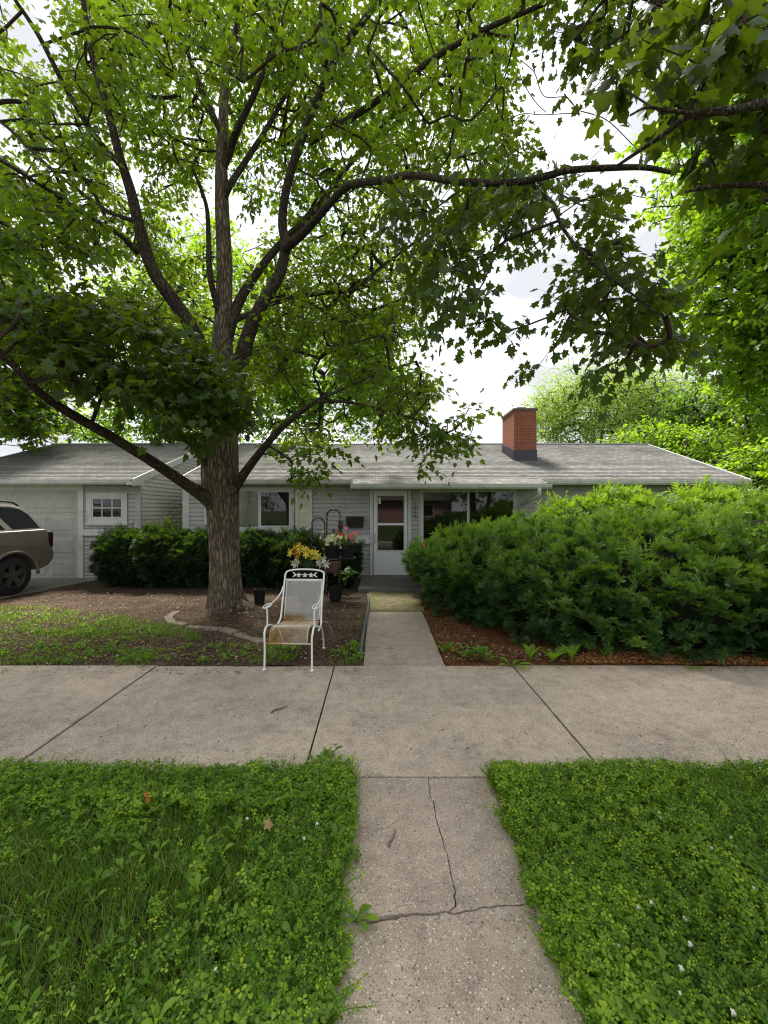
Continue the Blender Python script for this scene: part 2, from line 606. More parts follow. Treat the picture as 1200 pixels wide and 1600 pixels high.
cl = crack((.30, SY0 - .012), (.29, 1.745), 40, .0035, 3)           # lengthwise
cl = [(x + .028 * math.sin((SY0 - y) * 2.4), y) for x, y in cl]
cl[-1] = (.291, 1.742)
tr = crack((PX0 - .02, 1.700), (.291, 1.742), 26, .0035, 4)[:-1] + crack((.291, 1.742), (PX1 + .02, 1.790), 30, .003, 5)
ncl = len(tr)


def off(pl, dx, dy, s=0):
    r = np.random.default_rng(s)
    return [(x + dx * (1 + .7 * r.uniform(-1, 1)), y + dy * (1 + .8 * r.uniform(-1, 1))) for x, y in pl]


def wide(pl):   # the crack gapes at its left half
    return [(x, y - (.0035 + .012 * math.exp(-((x - .0) / .10) ** 2) + .003 * abs(math.sin(x * 23)))) for x, y in pl]


mb = MB()
ki = [i for i, p in enumerate(tr) if p[0] < .288]
kj = [i for i, p in enumerate(tr) if p[0] > .294]
left = [(PX0, SY0 - .010)] + off(cl, -.0026, 0, 1) + [tr[i] for i in ki][::-1]
right = off(cl, .0026, 0, 2)[::-1] + [(PX1, SY0 - .010)] + [tr[i] for i in kj][::-1]
slab(mb, left, -.004)
slab(mb, right, -.007)
slab(mb, [(PX0 - .01, -2.2), (PX1, -2.2)] + [(min(x, PX1 + .0), y) for x, y in wide(tr)][::-1], -.010)
tag(mb.build('path', M['path']), kind='structure')
mb = MB()
mb.box(PX0 - .02, PX1 + .02, 1.55, SY0 + .02, -.14, -.040)
tag(mb.build('crack_soil', M['lawnsoil']), kind='structure')

mb = MB()
slab(mb, [(-.165, SY1 + .010), (.705, SY1 + .010), (.71, 6.48), (-.175, 6.48)], 0.0)
slab(mb, [(-.175, 6.492), (.71, 6.492), (.71, 6.88), (-.18, 6.88)], -.004)
tag(mb.build('front_walk', M['walk2'], bevel=.006), kind='structure')
mb = MB()
slab(mb, [(-.18, 6.895), (.75, 6.895), (.80, 8.50), (-.20, 8.50)], .012)
tag(mb.build('mossy_walk', M['mossy'], bevel=.008), kind='structure')
mb = MB()
slab(mb, [(-.42, 8.515), (1.15, 8.515), (1.15, 10.25), (-.42, 10.25)], .075)
tag(mb.build('stoop', M['stoop'], bevel=.012), kind='structure')
mb = MB()
slab(mb, [(-6.55, 10.35), (-13, 10.35), (-13, SY1 + .02), (-7.95, SY1 + .02), (-7.10, 7.9)], .012)
tag(mb.build('driveway', M['drive'], bevel=.008), kind='structure')

# ------------------------------------------------------------------ house
YW = 10.25                      # front wall plane
COURSE = .1036


def lap_wall(mb, axis, a0, a1, z0, z1, pos, sgn=-1, top=None):
    """lapped boards: axis 'x' wall spans x at y=pos facing sgn*y; axis 'y' spans y at x=pos facing sgn*x. top(a)->z trims to a gable"""
    n = int(math.ceil((z1 - z0) / COURSE))
    for k in range(n):
        b, t_ = z0 + k * COURSE, min(z1, z0 + (k + 1) * COURSE)
        lo, hi = a0, a1
        if top:
            ss = np.linspace(a0, a1, 80)
            ok = ss[np.array([top(s) for s in ss]) > t_ - .02]
            if len(ok) < 2:
                continue
            lo, hi = ok[0], ok[-1]
        d0, d1, dg = .020 * sgn, .010 * sgn, -.008 * sgn
        pr = [(d0, b), (d1, t_ - .017), (dg, t_ - .015), (dg, t_), (d0, t_)]
        if axis == 'x':
            v = [(lo, pos + d, z) for d, z in pr] + [(hi, pos + d, z) for d, z in pr]
        else:
            v = [(pos + d, lo, z) for d, z in pr] + [(pos + d, hi, z) for d, z in pr]
        mb.add(v, [[i, i + 5, i + 6, i + 1] for i in range(4)] + [[0, 1, 2, 3, 4], [9, 8, 7, 6, 5]])


RY, RZ = 14.28, 3.88            # ridge
SL = .345


def roof_z(y):
    return RZ - SL * (RY - y)


def shingle_roof(name, parent, xl_fn, segs, back=True):
    """lapped courses; segs = list of (x0fn, x1fn, y_eave): x bounds as functions of y"""
    V, T, UV = [], [], []
    for x0f, x1f, ye in segs:
        ln = (RY - ye) * math.sqrt(1 + SL * SL)
        n = int(ln / .14)
        dy = (RY - ye) / n
        for k in range(n):
            ya, yb = ye + k * dy, ye + (k + 1) * dy
            za, zb = roof_z(ya) + .014, roof_z(yb) + .003
            o = len(V)
            for (x, y, z) in ((x0f(ya), ya, za), (x1f(ya), ya, za), (x1f(yb), yb, zb), (x0f(yb), yb, zb), (x0f(ya), ya, za - .016), (x1f(ya), ya, za - .016)):
                V.append((x, y, z))
            s = (RY - ya) / (RY - 9.0) * 5.0
            kk = round((RY - ya) / dy)
            for fc, uv_ in (([0, 1, 2, 3], [(0, 0), (1, 0), (1, 1), (0, 1)]), ([4, 5, 1, 0], [(0, 0), (1, 0), (1, 0), (0, 0)])):
                T.append([o + i for i in fc])
                for i, (a, b) in zip(fc, uv_):
                    UV.append((V[o + i][0], (-kk + b * .98 + .01) * .14))
    me = bpy.data.meshes.new(name)
    me.from_pydata(V, [], T)
    ul = me.uv_layers.new(name='uv')
    ul.data.foreach_set('uv', np.array(UV, np.float32).ravel())
    me.materials.append(M['shingle'])
    me.update()
    return link(name, me, parent)


def back_roof(parent, x0, x1, name='rear_roof'):
    b = MB()
    y2 = RY + 4.5
    b.add([(x0, RY, RZ + .01), (x1, RY, RZ + .01), (x1, y2, RZ - SL * 4.5), (x0, y2, RZ - SL * 4.5)], [[0, 1, 2, 3]])
    o = b.build(name, M['shingle'], parent)
    ul = o.data.uv_layers.new(name='uv')
    for i, l in enumerate(o.data.loops):
        p = o.data.vertices[l.vertex_index].co
        ul.data[i].uv = (p.x, p.y)
    r = MB()
    r.add([(x0, RY - .13, RZ - .02), (x0, RY, RZ + .035), (x0, RY + .13, RZ - .02), (x1, RY - .13, RZ - .02), (x1, RY, RZ + .035), (x1, RY + .13, RZ - .02)],
          [[0, 3, 4, 1], [1, 4, 5, 2]])
    r.build('ridge_cap', M['flash'], parent)


def gutter(parent, x0, x1, y, ztop, mtl):
    b = MB()
    pr = [(0, 0), (-.105, 0), (-.105, -.022), (-.088, -.030), (-.092, -.06), (-.06, -.105), (0, -.105)]
    n = len(pr)
    v = [(x0, y + p[0], ztop + p[1]) for p in pr] + [(x1, y + p[0], ztop + p[1]) for p in pr]
    f = [[i, i + 1, n + i + 1, n + i] for i in range(n - 1)] + [list(range(n)), list(range(n, 2 * n))[::-1]]
    b.add(v, f)
    b.box(x0, x1, y - .098, y - .005, ztop - .016, ztop - .012)
    return b.build('gutter', mtl, parent)


house = tag(empty('house', (2, YW, 0)), 'low grey sided ranch house with white front door, gabled shingle roof and brick chimney', 'house')
house.location = (0, 0, 0)
HX0, HX1 = -4.74, 8.30
mb = MB()
lap_wall(mb, 'x', HX0 + .15, HX1, -.05, 2.28, YW)
mb.box(HX0 + .05, HX1, YW + .014, YW + .1, -.1, 2.28)
# end walls up to the roof, back wall
for x, s in ((HX0, -1), (HX1, 1)):
    lap_wall(mb, 'y', YW, 18.2, -.05, 3.8, x, s, lambda y: RZ - SL * abs(RY - y) - .05)
mb.box(HX0, HX1, 18.2, 18.3, -.1, 2.3)
mb.build('wall', M['siding'], house)
mb = MB()
mb.box(HX0 - .016, HX0 + .155, YW - .024, YW + .03, -.05, 2.25)
mb.build('corner_trim', M['trim'], house)
EL, EP = 9.85, 9.49             # eave lines: main, entry
xl0, xl1 = -4.70, 9.05
fx0 = lambda y: -4.68
fx1 = lambda y: 8.62 + (y - EL) / (RY - EL) * .43
fA = lambda y: -.62
fB = lambda y: 3.78
segs = [(fx0, fx1, EL)]
shingle_roof('roof', house, None, segs)
# the entry stretch of roof that runs lower down
b = MB()
V, T, UV = [], [], []
n = 3
for k in range(n):
    ya, yb = EP + k * (EL - EP) / n, EP + (k + 1) * (EL - EP) / n + .02
    za, zb = roof_z(ya) + .016, roof_z(yb) + .006
    o = len(V)
    V += [(-.62, ya, za), (3.78, ya, za), (3.78, yb, zb + .012), (-.62, yb, zb + .012), (-.62, ya, za - .018), (3.78, ya, za - .018)]
    for fc in ([0, 1, 2, 3], [4, 5, 1, 0]):
        T.append([o + i for i in fc])
        UV += [(V[o + i][0], (k + (.98 if i in (2, 3) else .02)) * .14) for i in fc]
me = bpy.data.meshes.new('entry_roof')
me.from_pydata(V, [], T)
ul = me.uv_layers.new(name='uv')
ul.data.foreach_set('uv', np.array(UV, np.float32).ravel())
me.materials.append(M['shingle'])
link('entry_roof', me, house)
back_roof(house, -4.68, 9.05)
# soffits and rake boards
mb = MB()
mb.box(-4.6, -.62, EL + .02, YW - .02, 2.262, 2.276)
mb.box(3.78, 8.55, EL + .02, YW - .02, 2.262, 2.276)
mb.box(-.62, 3.78, EP + .02, YW - .02, 2.152, 2.166)
mb.box(-.63, -.61, EP + .02, EL + .02, 2.15, 2.30)
mb.box(3.77, 3.79, EP + .02, EL + .02, 2.15, 2.30)
mb.build('soffit', M['trim'], house)
mb = MB()
for x0, x1, s in ((-4.72, -4.685, -1), (8.63, 8.665, 1)):
    xr = 0 if s < 0 else .43
    mb.add([(x0, EL - .03, roof_z(EL) - .12), (x1, EL - .03, roof_z(EL) - .12), (x1, EL - .03, roof_z(EL) + .02), (x0, EL - .03, roof_z(EL) + .02),
            (x0 + xr, RY, RZ - .13), (x1 + xr, RY, RZ - .13), (x1 + xr, RY, RZ + .01), (x0 + xr, RY, RZ + .01)],
           [[0, 1, 2, 3], [0, 4, 5, 1], [1, 5, 6, 2], [2, 6, 7, 3], [3, 7, 4, 0]])
    mb.build('rake_board', M['white'], house)
    mb = MB()
gutter(house, -4.68, -.60, EL, 2.352, M['trim'])
gutter(house, -.635, 3.86, EP, 2.232, M['trim'])
gutter(house, 3.80, 8.62, EL, 2.345, M['trim'])
mb = MB()
dp = [(3.58, 9.43, 2.14), (3.58, 9.45, 1.99), (3.46, 9.8, 1.86), (3.42, 10.10, 1.76), (3.42, 10.16, 1.6), (3.42, 10.17, .2)]
mb.tube(dp, .045, 8)
mb.build('downspout', M['trim'], house, smooth=True)

# chimney
mb = MB()
cx0, cx1, cy0, cy1 = 3.78, 4.41, 11.82, 12.93
mb.box(cx0, cx1, cy0, cy1, 2.85, 4.43)
chim = mb.build('chimney', M['brick'], house)
mb = MB()
mb.box(cx0 - .03, cx1 + .03, cy0 - .03, cy1 + .03, 4.43, 4.50)
mb.box(cx0 + .14, cx0 + .40, cy0 + .15, cy0 + .6, 4.50, 4.57)
mb.build('chimney_cap', M['cap'], chim, bevel=.01)
mb = MB()
e = .014
zf = roof_z(cy0)
zb_ = roof_z(cy1)
mb.add([(cx0 - e, cy0 - e, zf - .05), (cx1 + e, cy0 - e, zf - .05), (cx1 + e, cy0 - e, zf + .30), (cx0 - e, cy0 - e, zf + .30),
        (cx0 - e, cy1 + e, zb_ - .05), (cx1 + e, cy1 + e, zb_ - .05), (cx1 + e, cy1 + e, zb_ + .27), (cx0 - e, cy1 + e, zb_ + .27)],
       [[0, 1, 2, 3], [1, 5, 6, 2], [5, 4, 7, 6], [4, 0, 3, 7], [3, 2, 6, 7]])
mb.build('flashing', M['flash'], chim)

# glass: dark tinted panes that mirror the street
m = M['glass'] = mat('window_glass', (.02, .022, .024), .03, spec=.6)
t = NT(m)
tp = t.n('ShaderNodeBsdfTransparent')
tp.inputs['Color'].default_value = (.8, .82, .82, 1)
gl = t.n('ShaderNodeBsdfGlossy', i_Roughness=.02)
fr_ = t.n('ShaderNodeFresnel', i_IOR=1.75)
mx = t.n('ShaderNodeMixShader')
t.l(t.math('MULTIPLY', fr_.outputs[0], .9), mx.inputs[0])
t.l(tp.outputs[0], mx.inputs[1])
t.l(gl.outputs[0], mx.inputs[2])
t.l(mx.outputs[0], t.out.inputs['Surface'])


def frame(mb, x0, x1, z0, z1, w, y0, y1, mi=0):
    mb.box(x0, x0 + w, y0, y1, z0, z1, mi)
    mb.box(x1 - w, x1, y0, y1, z0, z1, mi)
    mb.box(x0 + w, x1 - w, y0, y1, z1 - w, z1, mi)
    mb.box(x0 + w, x1 - w, y0, y1, z0, z0 + w, mi)


def pane(name, x0, x1, z0, z1, y, parent, m):
    b = MB()
    b.add([(x0, y, z0), (x1, y, z0), (x1, y, z1), (x0, y, z1)], [[0, 1, 2, 3]])
    return b.build(name, m, parent)


def curtain(name, x0, x1, z0, z1, y, parent, m, amp=.012, n=60, fr=38):
    b = MB()
    vs = []
    for i in range(n + 1):
        x = x0 + (x1 - x0) * i / n
        yy = y + amp * math.sin(x * fr) + amp * .6 * math.sin(x * fr * 2.3 + 1)
        vs += [(x, yy, z0), (x, yy, z1)]
    b.add(vs, [[2 * i, 2 * i + 2, 2 * i + 3, 2 * i + 1] for i in range(n)])
    return b.build(name, m, parent, smooth=True)


# front storm door
dx0, dx1, dz0, dz1 = -.215, .775, .075, 2.135
mb = MB()
mb.box(dx0, dx0 + .075, YW - .05, YW - .0, dz0, dz1)
mb.box(dx1 - .075, dx1, YW - .05, YW - .0, dz0, dz1)
mb.box(dx0, dx1, YW - .05, YW - .0, dz1, dz1 + .03)
dfr = mb.build('door_frame', M['white'], house)
door = MB()
a, c_ = dx0 + .09, dx1 - .09
gz = (.68, 1.285, 1.335, 1.99)
gx0, gx1 = -.03, .60
door.box(a, gx0, YW - .075, YW - .035, dz0 + .01, dz1 - .01)
door.box(gx1, c_, YW - .075, YW - .035, dz0 + .01, dz1 - .01)
door.box(gx0, gx1, YW - .075, YW - .035, dz0 + .01, gz[0])
door.box(gx0, gx1, YW - .075, YW - .035, gz[1], gz[2])
door.box(gx0, gx1, YW - .075, YW - .035, gz[3], dz1 - .01)
dr = door.build('door', M['door'], house)
mb = MB()
frame(mb, gx0 - .03, gx1 + .03, gz[0] - .03, gz[3] + .03, .028, YW - .082, YW - .0745)
mb.build('glazing_trim', M['white'], dr)
pane('door_glass', gx0, gx1, gz[0], gz[1], YW - .06, dr, M['glass'])
pane('door_glass', gx0, gx1, gz[2], gz[3], YW - .06, dr, M['glass'])
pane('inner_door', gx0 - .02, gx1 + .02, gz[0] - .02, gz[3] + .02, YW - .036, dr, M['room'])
pane('paper_note', gx0 + .02, gx0 + .075, gz[3] - .19, gz[3] - .03, YW - .064, dr, M['paper'])
mb = MB()
hx = a + .035
mb.tube([(hx, YW - .08, 1.03), (hx, YW - .115, 1.03), (hx, YW - .12, .93), (hx, YW - .115, .84), (hx, YW - .08, .84)], .009, 6)
mb.box(hx - .015, hx + .015, YW - .082, YW - .0755, 1.02, 1.10)
mb.build('handle', M['steel'], dr)
mb = MB()
mb.box(dx0 - .02, dx1 + .02, YW - .10, YW + .0, .045, .076)
mb.build('threshold', mat('worn_sill', (.20, .15, .12), .9), dfr)

# picture window
wx0, wx1, wz0, wz1 = 1.00, 3.32, .72, 2.16
mb = MB()
frame(mb, wx0, wx1, wz0, wz1, .075, YW - .055, YW - .0)
frame(mb, wx0 - .03, wx1 + .03, wz0 - .03, wz1 + .0, .028, YW - .03, YW - .0)
mid = at(731, 800, YW)[0]
mb.box(mid - .03, mid + .03, YW - .05, YW - .0, wz0 + .075, wz1 - .075)
pw = mb.build('picture_window', M['trim'], house)
pane('pane', wx0 + .07, mid - .02, wz0 + .07, wz1 - .07, YW - .04, pw, M['glass'])
pane('pane', mid + .02, wx1 - .07, wz0 + .07, wz1 - .07, YW - .04, pw, M['glass'])
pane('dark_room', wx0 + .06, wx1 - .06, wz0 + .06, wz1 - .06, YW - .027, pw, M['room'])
# small square window left of the door, with shutters
lx0, lx1, lz0, lz1 = -4.22, -2.055, 1.16, 2.20
mb = MB()
frame(mb, lx0, lx1, lz0, lz1, .085, YW - .05, YW)
mb.box(lx0 - .03, lx1 + .03, YW - .075, YW, lz0 - .05, lz0)
m0 = at(405.5, 800, YW)[0]
mb.box(m0 - .02, m0 + .02, YW - .055, YW, lz0 + .085, lz1 - .085)
lw = mb.build('sliding_window', M['trim'], house)
mb = MB()
frame(mb, m0 + .02, lx1 - .085, lz0 + .085, lz1 - .085, .03, YW - .052, YW - .03)
mb.build('sash', M['white'], lw)
pane('pane', lx0 + .08, m0, lz0 + .08, lz1 - .08, YW - .046, lw, M['glass'])
pane('pane', m0, lx1 - .08, lz0 + .08, lz1 - .08, YW - .045, lw, M['glass'])
curtain('pale_curtain', lx0 + .06, m0 + .01, lz0 + .06, lz1 - .06, YW - .031, lw, M['curtain_l'], .004, 60, 22)
curtain('dark_curtain', m0 + .012, lx1 - .06, lz0 + .06, lz1 - .06, YW - .033, lw, M['curtain_d'], .005, 90, 60)


def shutter(x0, x1, z0, z1):
    b = MB()
    w = .06
    zm = (z0 + z1) / 2
    b.box(x0, x0 + w, YW - .05, YW - .015, z0, z1)
    b.box(x1 - w, x1, YW - .05, YW - .015, z0, z1)
    for za, zb2 in ((z0, z0 + .10), (zm - .04, zm + .04), (z1 - .07, z1)):
        b.box(x0 + w, x1 - w, YW - .05, YW - .015, za, zb2)
    s = b.build('shutter', M['shutter'], house)
    l_ = MB()
    for za, zb2 in ((z0 + .10, zm - .04), (zm + .04, z1 - .07)):
        n_ = int((zb2 - za) / .042)
        for i in range(n_):
            z = za + (zb2 - za) * i / n_
            l_.add([(x0 + w, YW - .046, z), (x1 - w, YW - .046, z), (x1 - w, YW - .022, z + .05), (x0 + w, YW - .022, z + .05)], [[0, 1, 2, 3]])
    l_.build('louvre_panel', M['shutter'], s)


shutter(-2.02, -1.62, 1.11, 2.14)

# address numerals in a column on the siding
numo = None
for i, ch in enumerate('1029'):
    cu = bpy.data.curves.new('numeral', 'FONT')
    cu.body = ch
    cu.size = .125
    cu.extrude = .004
    cu.align_x = 'CENTER'
    tmp = bpy.data.objects.new('numeral', cu)
    COL.objects.link(tmp)
    dg = bpy.context.evaluated_depsgraph_get()
    me = bpy.data.meshes.new_from_object(tmp.evaluated_get(dg))
    bpy.data.objects.remove(tmp)
    me.materials.append(M['number'])
    o = link('house_number', me, house)
    p = at(648.8, 789.5 + i * 6.9, YW)
    o.location = (p[0], YW - .022, p[2])
    o.rotation_euler = (PI / 2, 0, 0)

# mailbox and white door hatch
mbx = tag(empty('mailbox', (-.575, YW, 1.36)), 'black metal mailbox mounted on the grey siding left of the door', 'mailbox')
b = MB()
pr = [(-.02, -.125), (-.14, -.125), (-.15, .03), (-.10, .105), (-.02, .125)]
n = len(pr)
b.add([(-.205, p[0], p[1]) for p in pr] + [(.205, p[0], p[1]) for p in pr], [[i, (i + 1) % n, n + (i + 1) % n, n + i] for i in range(n)] + [list(range(n))[::-1], list(range(n, 2 * n))])
b.build('box', M['black'], mbx, bevel=.006)
b = MB()
b.add([(-.215, -.158, .02), (.215, -.158, .02), (.215, -.108, .112), (.215, -.02, .134), (-.215, -.108, .112), (-.215, -.02, .134)], [[0, 1, 2, 4], [4, 2, 3, 5]])
b.box(-.05, .05, -.168, -.152, .0, .03)
b.build('lid', M['black'], mbx)
b = MB()
x0, x1, z1, z0 = at(556, 0, YW)[0], at(578, 0, YW)[0], at(0, 837.5, YW)[2], at(0, 849, YW)[2]
b.box(x0, x1, YW - .10, YW - .012, z0, z1)
b.box(x0 - .008, x1 + .008, YW - .108, YW - .012, z1, z1 + .012)
tag(b.build('wall_box', M['white'], bevel=.005), 'small white metal box on the siding below the black mailbox', 'wall box')

# ------------------------------------------------------------------ garage
gar = tag(empty('garage', (0, 0, 0)), 'grey sided gabled garage with pale panel door beside the house', 'garage')
GX0, GX1 = -10.8, -5.80
GZ = -.03
mb = MB()
gdx0, gdx1, gdz = -10.05, -7.28, 2.12
lap_wall(mb, 'x', gdx1 + .12, GX1 - .10, GZ, 2.30, YW)
lap_wall(mb, 'x', GX0, gdx0 - .12, GZ, 2.30, YW)
mb.box(GX0, GX1 - .02, YW + .012, YW + .1, GZ - .1, 2.30)
mb.build('wall', M['siding'], gar)
mb = MB()
lap_wall(mb, 'y', YW + .05, 18.2, GZ, 3.84, GX1, 1, lambda y: RZ - SL * abs(RY - y) - .03)
mb.build('side_wall', M['siding_lit_alg'], gar)
mb = MB()
lap_wall(mb, 'y', YW + .05, 18.2, GZ, 3.84, GX0, -1, lambda y: RZ - SL * abs(RY - y) - .03)
mb.build('side_wall', M['siding_lit_alg'], gar)
mb = MB()
mb.box(GX1 - .105, GX1 + .024, YW - .024, YW + .07, GZ, 2.3)
mb.build('corner_trim', M['siding'], gar)
shingle_roof('roof', gar, None, [(lambda y: -11.0, lambda y: -5.72, EL)])
back_roof(gar, -11.0, -5.72)
gutter(gar, -11.0, -5.78, EL, 2.352, M['trim'])
mb = MB()
mb.box(-10.95, -5.82, EL + .02, YW - .02, 2.262, 2.276)
mb.build('soffit', M['trim'], gar)
mb = MB()
x0, x1 = -5.725, -5.69
mb.add([(x0, EL - .05, roof_z(EL) - .15), (x1, EL - .05, roof_z(EL) - .15), (x1, EL - .05, roof_z(EL) + .025), (x0, EL - .05, roof_z(EL) + .025),
        (x0, RY, RZ - .15), (x1, RY, RZ - .15), (x1, RY, RZ + .01), (x0, RY, RZ + .01)],
       [[0, 1, 2, 3], [0, 4, 5, 1], [1, 5, 6, 2], [2, 6, 7, 3], [3, 7, 4, 0]])
mb.build('rake_board', M['white'], gar)
mb = MB()
# boxed return at the foot of the rake
mb.add([(-5.83, EL - .1, 2.235), (-5.691, EL - .1, 2.235), (-5.691, YW - .02, 2.235), (-5.83, YW - .02, 2.235),
        (-5.83, EL - .1, 2.262), (-5.691, EL - .1, 2.33), (-5.691, YW - .02, 2.42), (-5.83, YW - .02, 2.262)],
       [[3, 2, 1, 0], [0, 1, 5, 4], [1, 2, 6, 5], [2, 3, 7, 6], [3, 0, 4, 7]])
mb.build('eave_return', M['white'], gar)
# overhead door
mb = MB()
mb.box(gdx1, gdx1 + .13, YW - .04, YW + .03, GZ, gdz + .19)
mb.box(gdx0 - .13, gdx0, YW - .04, YW + .03, GZ, gdz + .19)
mb.box(gdx0, gdx1, YW - .04, YW + .03, gdz, gdz + .19)
mb.build('door_casing', M['trim'], gar)
mb = MB()
ph = (gdz - GZ) / 4
for r in range(4):
    z0 = GZ + r * ph
    mb.box(gdx0, gdx1, YW - .012, YW + .008, z0 + .006, z0 + ph - .002)
    for k in range(4):
        xa = gdx0 + .10 + k * (gdx1 - gdx0 - .1) / 4
        xb = xa + (gdx1 - gdx0 - .1) / 4 - .1
        za, zb2 = z0 + .09, z0 + ph - .08
        y0 = YW - .0125
        mb.add([(xa, y0, za), (xb, y0, za), (xb, y0, zb2), (xa, y0, zb2), (xa + .045, y0 - .011, za + .045), (xb - .045, y0 - .011, za + .045), (xb - .045, y0 - .011, zb2 - .045), (xa + .045, y0 - .011, zb2 - .045)],
               [[0, 1, 5, 4], [1, 2, 6, 5], [2, 3, 7, 6], [3, 0, 4, 7], [4, 5, 6, 7]])
M['gdoor'] = siding('weathered_door_panel', (.46, .46, .40))
mb.build('garage_door', M['gdoor'], gar)
# six light window
ox0, ox1, oz0, oz1 = at(137, 0, YW)[0], at(200, 0, YW)[0], at(0, 822, YW)[2], at(0, 770, YW)[2]
mb = MB()
frame(mb, ox0, ox1, oz0 + .07, oz1, .115, YW - .045, YW)
mb.box(ox0 - .02, ox1 + .02, YW - .075, YW, oz0 + .02, oz0 + .07)
wn = mb.build('window', M['trim'], gar)
ix0, ix1, iz0, iz1 = ox0 + .125, ox1 - .125, oz0 + .20, oz1 - .125
mb = MB()
frame(mb, ix0 - .012, ix1 + .012, iz0 - .012, iz1 + .012, .035, YW - .035, YW)
for k in (1, 2):
    x = ix0 + (ix1 - ix0) * k / 3
    mb.box(x - .011, x + .011, YW - .033, YW, iz0, iz1)
z = (iz0 + iz1) / 2
mb.box(ix0, ix1, YW - .0335, YW, z - .012, z + .012)
mb.build('sash', M['white'], wn)
pane('pane', ix0, ix1, iz0, iz1, YW - .030, wn, M['glass'])
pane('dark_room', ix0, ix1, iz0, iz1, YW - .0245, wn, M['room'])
mb = MB()
bz0, bz1 = 1.035, 1.185
mb.box(gdx1 + .08, GX1 + .03, YW - .07, YW - .012, bz0, bz1)
mb.box(GX1 + .004, GX1 + .05, YW - .01, YW + 1.0, bz0 - .02, bz1 - .02)
mb.build('band_board', M['white'], gar)

# ------------------------------------------------------------------ leaves
def maple_template(full):
    if full:
        half = [(-.10, .15), (-.03, .36), (.12, .30), (.22, .33), (.42, .58), (.47, .42), (.46, .27), (.62, .27), (.72, .21), (.76, .11)]
    else:
        half = [(-.08, .20), (.00, .37), (.18, .28), (.42, .57), (.47, .25), (.70, .22)]
    pts = [(0, 0)] + half + [(1.0, 0)] + [(u, -v) for u, v in half[::-1]]
    out = [(.3, 0)] + pts
    V = np.array([(u, v, -.25 * v * v - .16 * max(u, 0) ** 2 - .22 * abs(v)) for u, v in out], float)
    n = len(pts)
    T = np.array([[0, 1 + i, 1 + (i + 1) % n] for i in range(n)], int)[:, ::-1].copy()
    return V, T


ML_F = maple_template(True)
ML_S = maple_template(False)
KITE = (np.array([(0, 0, 0), (.45, .30, -.03), (1, 0, -.12), (.45, -.30, -.03), (.4, 0, .05)], float),
        np.array([(0, 4, 1), (1, 4, 2), (2, 4, 3), (3, 4, 0)], int)[:, ::-1].copy())
NARROW = (np.array([(0, 0, 0), (.4, .14, 0), (1, 0, -.15), (.4, -.14, 0)], float), np.array([(0, 2, 1), (0, 3, 2)], int))


def catmull(pts, sub=6):
    P = np.array(pts, float)
    P = np.concatenate([2 * P[:1] - P[1:2], P, 2 * P[-1:] - P[-2:-1]])
    out = []
    for i in range(1, len(P) - 2):
        p0, p1, p2, p3 = P[i - 1:i + 3]
        for k in range(sub):
            t_ = k / sub
            out.append(.5 * ((2 * p1) + (-p0 + p2) * t_ + (2 * p0 - 5 * p1 + 4 * p2 - p3) * t_ ** 2 + (-p0 + 3 * p1 - 3 * p2 + p3) * t_ ** 3))
    out.append(P[-2])
    return np.array(out)


def grow(nodes, clumps, kr=.0055, rmax=.04, rmin=.004, sides=5, wob=.06, centre=None):
    """join every clump centre to the nearest wood already there -> tubes"""
    nodes = [np.asarray(p, float) for p in nodes]
    base_n = len(nodes)
    A = np.zeros((base_n + len(clumps) * 8, 3))
    A[:base_n] = nodes
    cnt = base_n
    par = {}
    L = np.array(clumps)
    d0 = np.array([np.min(np.linalg.norm(A[:base_n] - c, axis=1)) for c in L])
    order = np.argsort(d0)
    ends = {}
    for ci in order:
        c = L[ci]
        d = np.linalg.norm(A[:cnt] - c, axis=1)
        d[:base_n] *= .85
        j = int(np.argmin(d))
        ln = np.linalg.norm(A[j] - c)
        n = max(1, min(7, int(ln / .32)))
        prev = j
        for k in range(1, n + 1):
            f = k / n
            p = A[j] * (1 - f) + c * f
            if k < n:
                p = p + RNG.normal(0, wob * min(1, ln), 3) + np.array([0, 0, .10 * ln * math.sin(f * PI) * .5])
            A[cnt] = p
            par[cnt] = prev
            prev = cnt
            cnt += 1
        ends[ci] = prev
    w = np.zeros(cnt)
    for e in ends.values():
        q = e
        while q in par:
            w[q] += 1
            q = par[q]
    mb_ = MB()
    chains = {}
    child = {}
    for q, p in par.items():
        child.setdefault(p, []).append(q)
    done = set()
    for q in sorted(par):
        if q in done:
            continue
        ch = [par[q], q]
        done.add(q)
        while True:
            nx = [x for x in child.get(ch[-1], []) if x not in done]
            if not nx:
                break
            b_ = max(nx, key=lambda x: w[x])
            ch.append(b_)
            done.add(b_)
        pts = [A[i] for i in ch]
        rr = [min(rmax, max(rmin, kr * math.sqrt(w[i]))) if i in par else min(rmax, max(rmin, kr * math.sqrt(w[ch[1]]))) for i in ch]
        if len(pts) > 2:
            cp = catmull(pts, 3)
            rr = np.interp(np.linspace(0, len(ch) - 1, len(cp)), range(len(ch)), rr)
            pts = cp
        mb_.tube(pts, list(rr), sides, cap=False)
    out = np.zeros_like(L)
    for ci, e in ends.items():
        out[ci] = A[e] - A[par[e]]
    return mb_, nrm(out)


